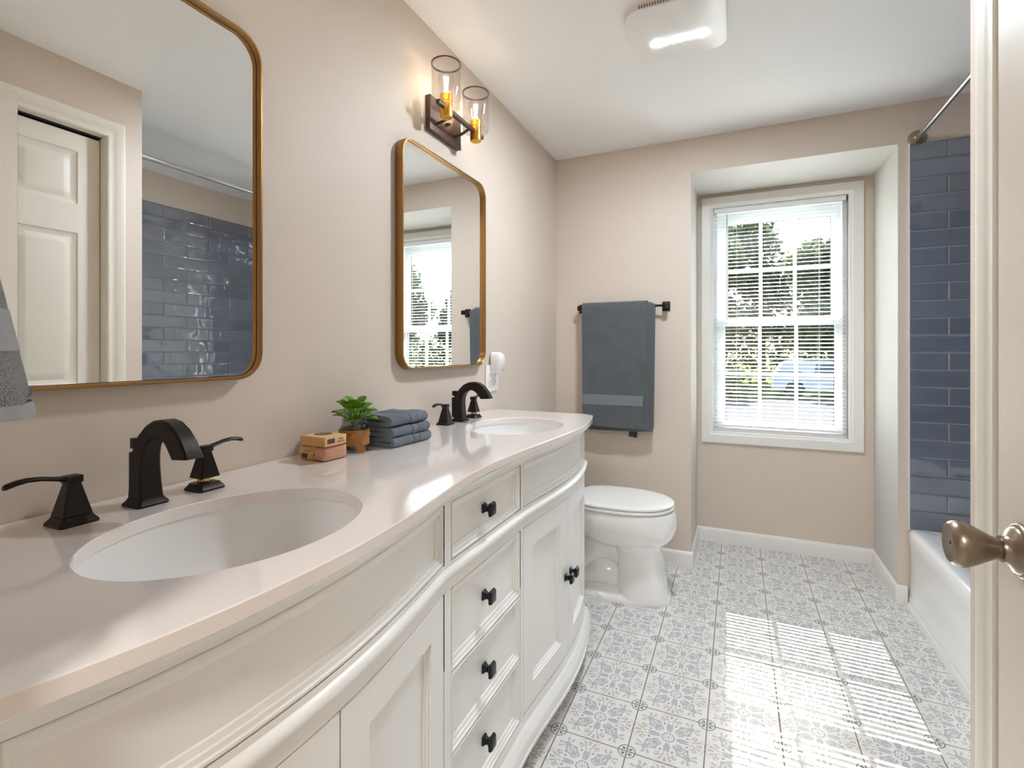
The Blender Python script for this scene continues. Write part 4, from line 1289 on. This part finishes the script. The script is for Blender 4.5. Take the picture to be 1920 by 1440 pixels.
# trapway behind the column
def spline(P, n=8):
    out = []
    for i in range(len(P) - 1):
        p0, p1, p2, p3 = P[max(i - 1, 0)], P[i], P[i + 1], P[min(i + 2, len(P) - 1)]
        for k in range(n):
            t = k / n
            out.append(tuple(0.5 * (2 * b_ + (c - a) * t + (2 * a - 5 * b_ + 4 * c - d_) * t * t + (3 * b_ - a - 3 * c + d_) * t ** 3) for a, b_, c, d_ in zip(p0, p1, p2, p3)))
    return out + [P[-1]]
pts = spline([(0.52, 0.185, 0.074), (0.43, 0.225, 0.080), (0.355, 0.215, 0.080), (0.300, 0.15, 0.076), (0.275, 0.05, 0.072)])
mb.tube([(x, TY, z) for x, z, r in pts], [r for _, _, r in pts], 32)
pts = spline([(0.49, 0.045, 0.080), (0.43, 0.085, 0.084), (0.375, 0.095, 0.084), (0.32, 0.07, 0.082), (0.275, 0.045, 0.078)])
mb.tube([(x, TY, z) for x, z, r in pts], [r for _, _, r in pts], 32)
mb.box((0.02, TY - 0.115, 0.275), (0.34, TY + 0.115, 0.405), 0.02)
bowl = mb.build('bowl', M_PORC, to, sharp=50)
MB().sphere((0.40, TY - 0.122, 0.020), 0.011, sz=0.9, n=14).build('bolt_cap', M_PLASTIC, bowl)
mb = MB()
mb.quad_strip([sup(0.262, 0.716, 0.178, 0.4225, e=2.15), sup(0.258, 0.721, 0.182, 0.427, e=2.15), sup(0.258, 0.721, 0.182, 0.434, e=2.15), sup(0.262, 0.717, 0.178, 0.4385, e=2.15)], cap0=True, cap1=True)
mb.build('seat', M_PLASTIC, to, sharp=50)
mb = MB()
mb.quad_strip([sup(0.264, 0.712, 0.175, 0.4405, e=2.15), sup(0.258, 0.720, 0.182, 0.4445, e=2.15), sup(0.258, 0.720, 0.182, 0.4515, e=2.15), sup(0.264, 0.713, 0.176, 0.4565, e=2.15), sup(0.29, 0.68, 0.15, 0.459, e=2.15), sup(0.36, 0.60, 0.08, 0.4605, e=2.15)], cap0=True, cap1=True)
mb.build('lid', M_PLASTIC, to, sharp=50)
for s in (-1, 1):
    MB().box((0.235, TY + s * 0.075 - 0.02, 0.418), (0.268, TY + s * 0.075 + 0.02, 0.448), 0.005).build('hinge', M_PLASTIC, to)
mb = MB(); mb.box((0.012, TY - 0.215, 0.400), (0.205, TY + 0.215, 0.745), 0.018); mb.build('tank', M_PORC, to, sharp=40)
mb = MB(); mb.box((0.008, TY - 0.225, 0.745), (0.213, TY + 0.225, 0.778), 0.010); mb.build('tank_lid', M_PORC, to, sharp=40)
mb = MB(); mb.box((0.205, TY - 0.175, 0.68), (0.215, TY - 0.145, 0.70), 0.003); mb.box((0.214, TY - 0.18, 0.685), (0.222, TY - 0.10, 0.697), 0.003); mb.build('flush_lever', M_STEEL, to)

# ------------------------------------------------------------------ bathtub
bt_ = thing('bathtub', 'white alcove bathtub below the blue tile', 'bathtub', (2.05, 2.08, 0.0))
ty0, ty1 = 1.338, YE - 0.0115
def rect(x0, x1, y0, y1, z, r):
    return [(a, b_, z) for a, b_ in rrect(x0, x1, y0, y1, r, 6)]
mb = MB()
X1 = XT - 0.001
rg = [rect(1.700, X1, ty0, ty1, 0.0005, 0.002), rect(1.700, X1, ty0, ty1, 0.038, 0.002), rect(1.7045, X1, ty0, ty1, 0.046, 0.002), rect(1.7075, X1, ty0, ty1, 0.12, 0.002), rect(1.7080, X1, ty0, ty1, 0.20, 0.002),
      rect(1.7065, X1, ty0, ty1, 0.262, 0.002), rect(1.7020, X1, ty0, ty1, 0.285, 0.002), rect(1.7005, X1, ty0, ty1, 0.315, 0.002), rect(1.7010, X1, ty0, ty1, 0.330, 0.003), rect(1.7060, X1, ty0, ty1, 0.343, 0.004), rect(1.715, X1, ty0, ty1, 0.3485, 0.006), rect(1.728, X1, ty0, ty1, 0.350, 0.008),
      rect(1.772, XT - 0.06, ty0 + 0.09, ty1 - 0.085, 0.349, 0.12), rect(1.785, XT - 0.07, ty0 + 0.11, ty1 - 0.10, 0.340, 0.13), rect(1.80, XT - 0.08, ty0 + 0.15, ty1 - 0.12, 0.25, 0.13), rect(1.82, XT - 0.10, ty0 + 0.22, ty1 - 0.15, 0.12, 0.12), rect(1.86, XT - 0.14, ty0 + 0.30, ty1 - 0.20, 0.075, 0.10)]
mb.quad_strip(rg, cap0=True, cap1=True)
mb.build('tub_shell', M_TUB, bt_, sharp=40)
MB().lathe([(0.035, 0), (0.035, 0.004), (0.02, 0.006), (0.001, 0.006)], origin=(2.10, 1.75, 0.076), n=24).build('drain', M_NICKEL, bt_)

# shower rod
sr = thing('shower_rod', 'brushed steel shower rod spanning the tub alcove', 'shower rod', (1.735, 2.08, 2.128))
RZ_ = 2.128
MB().tube([(1.735, 1.345, RZ_), (1.735, 2.05, RZ_)], 0.0125, 20).tube([(1.735, 2.045, RZ_), (1.735, 2.815, RZ_)], 0.0108, 20).build('rod', M_STEEL, sr)
for y, sgn in ((YE, -1), (1.327, 1)):
    MB().lathe([(0.036, 0.0), (0.036, 0.004), (0.032, 0.0055), (0.032, 0.009), (0.028, 0.0105), (0.028, 0.014), (0.023, 0.0155), (0.023, 0.019), (0.018, 0.0205), (0.018, 0.026), (0.0145, 0.028), (0.012, 0.034), (0.006, 0.034)], axis=(0, sgn, 0), origin=(1.735, y + sgn * 0.0005, RZ_), n=36).build('flange', M_NICKEL, sr, sharp=25)

# ------------------------------------------------------------------ soap bars
def obox(mb, cx_, cy_, cz, lx, ly, lz, rz, bev):
    mb.box((cx_ - lx / 2, cy_ - ly / 2, cz - lz / 2), (cx_ + lx / 2, cy_ + ly / 2, cz + lz / 2), bev, rot=Matrix.Rotation(rz, 3, 'Z'), piv=(cx_, cy_, cz))
SX, SY, SR = 0.089, 0.899, radians(-3)
s1 = thing('soap_bar', 'pinkish soap bar in a printed kraft band, bottom of the stack of two', 'soap', (SX, SY, ZC), 'soaps stacked by the jar')
mb = MB(); obox(mb, SX, SY, ZC + 0.0170, 0.084, 0.072, 0.033, SR, 0.009); mb.build('soap', M_SOAP, s1, sharp=60)
mb = MB(); obox(mb, SX - 0.012, SY, ZC + 0.0170, 0.052, 0.0732, 0.0342, SR, 0.0086); mb.build('paper_band', M_KRAFT, s1, sharp=60)
def on_face(cx_, cy_, rz, face_y, u, w, z0, z1, t=0.0006):
    """Small print panel on the -y face of a rotated box."""
    b2 = MB(); b2.box((cx_ + u, cy_ + face_y - t, z0), (cx_ + u + w, cy_ + face_y + t, z1), rot=Matrix.Rotation(rz, 3, 'Z'), piv=(cx_, cy_, 0)); return b2
mb = on_face(SX, SY, SR, -0.0366, -0.0335, 0.0235, ZC + 0.0035, ZC + 0.0185); lb = mb.build('barcode_label', M_LABEL, s1)
mb = MB()
random.seed(11)
u = -0.032
while u < -0.0115:
    w_ = random.choice((0.0005, 0.0008, 0.0013))
    mb.box((SX + u, SY - 0.0376, ZC + 0.0045), (SX + u + w_, SY - 0.0370, ZC + 0.0165), rot=Matrix.Rotation(SR, 3, 'Z'), piv=(SX, SY, 0)); u += w_ + random.choice((0.0006, 0.0009))
mb.build('barcode', M_INK, lb)
mb = MB()
for u_, z0, z1, w_ in ((-0.022, 0.021, 0.0222, 0.018), (-0.022, 0.0235, 0.0247, 0.021), (0.002, 0.0055, 0.0062, 0.009), (0.002, 0.026, 0.0266, 0.009)):
    mb.box((SX + u_, SY - 0.0373, ZC + z0), (SX + u_ + w_, SY - 0.0365, ZC + z1), rot=Matrix.Rotation(SR, 3, 'Z'), piv=(SX, SY, 0))
for pts in ([(0.003, 0.012), (0.006, 0.008), (0.010, 0.017)], [(0.0045, 0.018), (0.006, 0.013), (0.0085, 0.018)]):
    mb.tube([(SX + a, SY - 0.0370, ZC + b_) for a, b_ in pts], 0.0006, 5)
mb.build('print_marks', M_KRAFTD, s1)
UX, UY, UR = 0.094, 0.895, radians(-2)
ZU = ZC + 0.0345
s2 = thing('soap_bar', 'kraft paper wrapped soap bar on top of the stack of two', 'soap', (UX, UY, ZU), 'soaps stacked by the jar')
mb = MB(); obox(mb, UX, UY, ZU + 0.0118, 0.078, 0.066, 0.0225, UR, 0.0022); mb.build('wrapper', M_KRAFTL, s2, sharp=40)
mb = MB()
rot = Matrix.Rotation(UR, 3, 'Z')
for tri in ([(-0.038, 0.0015), (0.030, 0.0015), (0.0375, 0.0020), (0.034, 0.0180), (-0.034, 0.0215), (-0.038, 0.020)],):
    ring = [Vector((UX, UY, 0)) + rot @ Vector((a, -0.0335, 0)) + Vector((0, 0, ZU + b_)) for a, b_ in tri]
    ring2 = [p + Vector((0, -0.0008, 0)) for p in ring]
    mb.quad_strip([ring, ring2], cap0=True, cap1=True)
mb.build('folded_flap', M_KRAFT, s2)
mb = MB()
ring = [(UX - 0.006 + 0.021 * cos(a), UY + 0.004 + 0.021 * sin(a)) for a in frange(0, 2 * pi, 28)[:-1]]
mb.prism(ring, 2, ZU + 0.0229, ZU + 0.0234); mb.build('round_emblem', M_KRAFTD, s2)
mb = MB()
random.seed(5)
v_ = -0.026
def onx(v0, v1, z0, z1):
    mb.box((UX + 0.0388, UY + v0, ZU + z0), (UX + 0.0394, UY + v1, ZU + z1), rot=rot, piv=(UX, UY, 0))
while v_ < -0.004:
    w_ = random.choice((0.0005, 0.0009, 0.0013)); onx(v_, v_ + w_, 0.0065, 0.0175); v_ += w_ + random.choice((0.0005, 0.0008))
mb.build('barcode', M_INK, s2)
def text(body, size, loc, rot_e, mat, parent, name):
    cu = bpy.data.curves.new(name, 'FONT')
    cu.body = body; cu.size = size; cu.align_x = 'CENTER'; cu.extrude = 0.0001
    tmp = bpy.data.objects.new(name, cu); COL.objects.link(tmp)
    me = bpy.data.meshes.new_from_object(tmp.evaluated_get(bpy.context.evaluated_depsgraph_get()))
    bpy.data.objects.remove(tmp)
    o = bpy.data.objects.new(name, me); COL.objects.link(o)
    me.materials.clear(); me.materials.append(mat)
    o.rotation_euler = rot_e; o.parent = parent; o.location = Vector(loc) - parent.location
    return o
text('PURE', 0.0062, (UX + 0.0402, UY + 0.0135, ZU + 0.0125), (pi / 2, 0, pi / 2 + UR), M_INK, s2, 'lettering')
text('VEGE OIL', 0.0058, (UX + 0.0402, UY + 0.0135, ZU + 0.0062), (pi / 2, 0, pi / 2 + UR), M_INK, s2, 'lettering')

# ------------------------------------------------------------------ potted plant in a jar
JX, JY = 0.094, 0.998
pp = thing('potted_plant', 'small green succulent in a glass jar wrapped with burlap', 'plant', (JX, JY, ZC), None)
mb = MB()
mb.lathe([(0.030, 0.0005), (0.0345, 0.004), (0.0355, 0.010), (0.0355, 0.056), (0.0345, 0.062), (0.0300, 0.068), (0.0295, 0.0715), (0.0312, 0.073), (0.0295, 0.076), (0.0312, 0.0785), (0.0300, 0.084), (0.0285, 0.085), (0.0275, 0.084), (0.0275, 0.069), (0.0325, 0.060), (0.0335, 0.054), (0.0335, 0.010), (0.030, 0.006)], origin=(JX, JY, ZC), n=36, cap1=True)
mb.build('jar', M_GLASS_J, pp, sharp=50)
MB().lathe([(0.031, 0.0065), (0.0331, 0.010), (0.0331, 0.058), (0.030, 0.062), (0.001, 0.064)], origin=(JX, JY, ZC), n=28).build('soil', M_SOIL, pp)
mb = MB()
def burl(r, z0, z1): mb.lathe([(r, z0), (r, z1), (r + 0.0018, z1), (r + 0.0018, z0), (r, z0)], origin=(JX, JY, ZC), n=40, cap0=False, cap1=False)
burl(0.0358, 0.018, 0.056); burl(0.0374, 0.041, 0.0475)
mb.build('burlap_wrap', M_BURLAP, pp, sharp=30)
mb = MB()
fd = Vector((0.55, -0.83, 0)).normalized(); sd = Vector((0.83, 0.55, 0)).normalized()
o = Vector((JX, JY, ZC)) + fd * 0.039
mb.sphere(tuple(o + Vector((0, 0, 0.043))), 0.0052, n=12)
def ribbon(pts, w):
    rings = []
    for i, p in enumerate(pts):
        t = (pts[min(i + 1, len(pts) - 1)] - pts[max(i - 1, 0)]).normalized()
        s_ = t.cross(fd).normalized() * w
        rings.append([p + s_ + fd * .0012, p - s_ + fd * .0012, p - s_ - fd * .0012, p + s_ - fd * .0012])
    mb.quad_strip(rings, cap0=True, cap1=True)
ribbon([o + Vector((0, 0, 0.043)), o + sd * 0.012 + Vector((0, 0, 0.034)) + fd * .003, o + sd * 0.022 + Vector((0, 0, 0.017)) + fd * .002, o + sd * 0.031 + Vector((0, 0, 0.003))], 0.005)
ribbon([o + Vector((0, 0, 0.043)), o + sd * 0.010 + Vector((0, 0, 0.026)) + fd * .005, o + sd * 0.018 + Vector((0, 0, 0.010)) + fd * .005, o + sd * 0.024 + Vector((0, 0, 0.004)) + fd * .003], 0.0042)
mb.build('burlap_bow', M_BURLAP, pp, sharp=50)
random.seed(21)
mb = MB(); ml = MB()
def leaf(base, d, L, W, cup):
    d = d.normalized(); side = d.cross(Vector((0, 0, 1))).normalized(); up_ = side.cross(d).normalized()
    rows_ = []
    for i in range(8):
        t = i / 7
        w = W * (0.16 + 0.84 * min(1, (t / 0.62)) ** 1.2) * (1 if t < 0.62 else sqrt(max(0.0, 1 - ((t - 0.62) / 0.40) ** 2)))
        c = base + d * (L * t) + up_ * (0.18 * L * sin(t * pi * 0.55)) - up_ * (0.16 * L * t * t)
        rows_.append([c + side * (w * s_) + up_ * (cup * w * s_ * s_) for s_ in (-1, -0.5, 0, 0.5, 1)])
    tops = rows_
    rings = []
    for r_ in rows_:
        rings.append([p + up_ * 0.0007 for p in r_] + [p - up_ * 0.0007 for p in r_[::-1]])
    ml.quad_strip(rings, cap0=True, cap1=True)
top = Vector((JX, JY, ZC + 0.066))
for k in range(26):
    a = k * 2.39996 + 0.4
    el = radians([4, 14, 24, 38, 52, 76][min(5, k // 5)] + random.uniform(-6, 6))
    rr_ = 0.010 + 0.018 * (1 - el / 1.57)
    st = top + Vector((0.004 * cos(a), 0.004 * sin(a), 0))
    hh = 0.016 + 0.030 * sin(el) * random.uniform(0.8, 1.1)
    b0 = top + Vector((rr_ * cos(a), rr_ * sin(a), hh))
    mb.tube([st, (st + b0) / 2 + Vector((0, 0, 0.006)), b0], 0.0014, 6)
    L = random.uniform(0.026, 0.036)
    leaf(b0, Vector((cos(a) * cos(el), sin(a) * cos(el), sin(el))), L, L * random.uniform(0.40, 0.50), random.uniform(0.1, 0.35))
ml.build('leaves', M_LEAF, pp, sharp=70)
mb.build('stems', M_STEM, pp)

# ------------------------------------------------------------------ folded washcloths
def washcloth(z0, x0, x1, y0, y1, th, label, rz, seed, flop=0.0):
    t = thing('folded_washcloth', label, 'towel', ((x0 + x1) / 2, (y0 + y1) / 2, z0), 'slate washcloths stacked by the plant')
    g = 0.0016
    lay = (th - g) / 2
    R = th / 2
    # centre line of a folded ribbon: lower layer out, round the fold at +x, upper layer back
    ctr = []
    for k in range(9): ctr.append((x0 + (x1 - R - x0) * k / 8, z0 + lay / 2))
    for k in range(1, 8):
        a = -pi / 2 + pi * k / 8
        ctr.append((x1 - R + (R - lay / 2) * cos(a), z0 + R + (R - lay / 2) * sin(a)))
    for k in range(9): ctr.append((x1 - R - (x1 - R - x0) * k / 8, z0 + th - lay / 2))
    c0 = Vector(((x0 + x1) / 2, (y0 + y1) / 2, 0))
    rot = Matrix.Rotation(rz, 3, 'Z')
    def section(y, grow=0.0, sub=None):
        pts = ctr if sub is None else ctr[sub[0]:sub[1]]
        o_, i_ = [], []
        for i, (px, pz) in enumerate(pts):
            a = Vector(pts[max(i - 1, 0)]); b = Vector(pts[min(i + 1, len(pts) - 1)])
            tt = (b - a).normalized(); nn = Vector((tt.y, -tt.x))
            w = 0.0010 * sin(y * 70 + px * 60 + seed) + 0.0012 * sin(px * 40 + seed * 3)
            zz = pz + (w if pz > z0 + R else 0) + (flop * max(0, (px - x0 - 0.03)) * (1 if pz > z0 + R else 0))
            h = lay / 2 + grow
            o_.append((px + nn.x * h, zz + nn.y * h)); i_.append((px - nn.x * lay / 2, zz - nn.y * lay / 2))
        out = []
        for px, pz in o_ + i_[::-1]:
            v = c0 + rot @ (Vector((px, y, 0)) - c0); out.append((v.x, v.y, max(pz, z0 + 0.0002)))
        return out
    mb = MB()
    mb.quad_strip([section(y) for y in frange(y0, y1, 20)], cap0=True, cap1=True)
    cloth = mb.build('cloth', M_WASH, t, sharp=65)
    yb = y0 + (y1 - y0) * 0.52
    for w0, w1, gw, nm, mt in ((0.0, 0.026, 0.0007, 'woven_band', M_WASHB),):
        mb = MB(); mb.quad_strip([section(y, gw) for y in (yb + w0, yb + (w0 + w1) / 2, yb + w1)], cap0=True, cap1=True); mb.build(nm, mt, t, sharp=65)
    mb = MB()
    for e in (-0.0022, 0.0270): mb.quad_strip([section(y, 0.0003) for y in (yb + e, yb + e + 0.0018)], cap0=True, cap1=True)
    mb.build('band_edging', M_TAG, t, sharp=65)
washcloth(ZC + 0.0005, 0.052, 0.178, 1.062, 1.222, 0.0255, 'slate blue folded washcloth at the bottom of the stack of three', radians(-3), 0.2)
washcloth(ZC + 0.0275, 0.050, 0.176, 1.060, 1.218, 0.0265, 'slate blue folded washcloth in the middle of the stack of three', radians(-3), 1.7)
washcloth(ZC + 0.0555, 0.046, 0.172, 1.056, 1.214, 0.0275, 'slate blue folded washcloth on top of the stack of three', radians(-2), 2.9)

# ------------------------------------------------------------------ outside
GZ = -0.75
struct('ground', 'green lawn outside the window', 'lawn', MB().box((-60, 3.6, GZ - 0.2), (80, 120, GZ)), M_LAWN)
struct('driveway', 'pale driveway outside the window', 'driveway', MB().box((-8, 11.0, GZ + 0.001), (40, 22.5, GZ + 0.01)), M_ASPH)
def cards(mb, c, rx, ry, rz, n, s, rnd, hole=0.25):
    for _ in range(n):
        while True:
            p = Vector((rnd.uniform(-1, 1), rnd.uniform(-1, 1), rnd.uniform(-1, 1)))
            if hole < p.length < 1: break
        p = Vector((c[0] + p.x * rx, c[1] + p.y * ry, c[2] + p.z * rz))
        a = Vector((rnd.uniform(-1, 1), rnd.uniform(-1, 1), rnd.uniform(-1, 1))).normalized()
        b = a.cross(Vector((rnd.uniform(-1, 1), rnd.uniform(-1, 1), rnd.uniform(-1, 1)))).normalized()
        k = s * rnd.uniform(0.6, 1.4)
        vs = [mb.bm.verts.new(p + a * k), mb.bm.verts.new(p + b * k * 0.55), mb.bm.verts.new(p - a * k), mb.bm.verts.new(p - b * k * 0.55)]
        mb.bm.faces.new(vs)
def tree(x, y, h, r, label, seed, mat, n=5200, low=0.2):
    rnd = random.Random(seed)
    t = thing('tree', label, 'tree', (x, y, GZ), 'trees beyond the window')
    MB().tube([(x, y, GZ), (x + 0.05, y, GZ + h * 0.3), (x - 0.1, y, GZ + h * 0.75)], [0.24, 0.18, 0.06], 10).build('trunk', M_BARK, t)
    mb = MB()
    zc = GZ + h * (low + 1) / 2
    for k in range(9):
        a = rnd.uniform(0, 2 * pi); q = rnd.uniform(0, 0.62) * r
        zz = zc + rnd.uniform(-0.42, 0.42) * h * (1 - low)
        rr_ = r * rnd.uniform(0.42, 0.62)
        cards(mb, (x + q * cos(a), y + q * sin(a), zz), rr_, rr_, rr_ * 0.85, n // 9, 0.2, rnd, 0.2)
    mb.build('crown', mat, t, smooth=False, weld=False)
tree(-0.6, 28, 8.0, 2.7, 'broad green tree at the left of the window view', 1, M_TREE)
tree(5.2, 28.6, 7.4, 2.7, 'leafy green tree close behind the white car', 3, M_TREE)
tree(2.4, 35.5, 10.2, 3.3, 'tallest grey green tree in the middle of the window view', 2, M_TREE2)
tree(9.6, 36.5, 9.0, 3.3, 'grey green tree at the right edge of the window view', 7, M_TREE2)
tree(16.2, 30, 6.4, 2.6, 'low round tree reflected in the left of the far mirror', 4, M_TREE2)
tree(21.8, 30, 7.8, 2.7, 'tall round tree reflected in the middle of the far mirror', 5, M_TREE2)
tree(28.6, 33, 7.0, 3.0, 'round tree at the far right beyond the driveway', 6, M_TREE)
rnd = random.Random(9)
mb = MB()
for k in range(20): cards(mb, (-6 + k * 2.2, 43 + rnd.uniform(-.5, .5), GZ + 1.6), 1.7, 1.0, 2.0, 420, 0.2, rnd, 0.2)
hd = tag(mb.build('hedge_foliage', M_TREE2, smooth=False, weld=False), 'long dark hedge across the street behind the trees', 'hedge')
hd['kind'] = 'stuff'
rnd = random.Random(10)
mb = MB()
for k in range(4): cards(mb, (-0.6 + k * 0.55, 21.5 + rnd.uniform(-.3, .3), GZ + 0.55), 0.7, 0.6, 0.75, 260, 0.10, rnd, 0.2)
bs = thing('bush', 'pale yellow green bush on the lawn left of the car', 'bush', (0.2, 21.5, GZ))
mb.build('bush_foliage', M_HEDGE, bs, smooth=False, weld=False)

car = thing('car', 'white car parked outside the window', 'car', (4.9, 24, GZ))
mb = MB()
cx0 = 2.35
pro = [(0.0, 0.32), (0.02, 0.95), (0.12, 1.08), (0.35, 1.42), (0.55, 1.50), (2.6, 1.50), (3.15, 1.34), (3.75, 1.02), (4.6, 0.92), (4.85, 0.75), (4.9, 0.32)]
mb.prism([(cx0 + a, GZ + b_) for a, b_ in pro], 1, 23.2, 24.9)
mb.build('car_body', M_CARW, car, sharp=40)
mb = MB(); mb.prism([(cx0 + a, GZ + b_) for a, b_ in ((1.45, 1.02), (1.5, 1.38), (2.5, 1.38), (3.0, 1.24), (3.35, 1.03))], 1, 23.19, 23.25); mb.build('side_window', M_CARG, car)
mb = MB(); mb.box((cx0 + 0.15, 23.185, GZ + 1.0), (cx0 + 1.0, 23.2, GZ + 1.10)); mb.build('side_stripe', M_CARGRN, car)
for wx in (0.78, 3.95):
    for wy in (23.28, 24.82):
        MB().lathe([(0.06, -0.10), (0.33, -0.10), (0.36, -0.07), (0.36, 0.07), (0.33, 0.10), (0.06, 0.10)], axis=(0, 1, 0), origin=(cx0 + wx, wy, GZ + 0.36), n=28).build('wheel', M_TYRE, car)
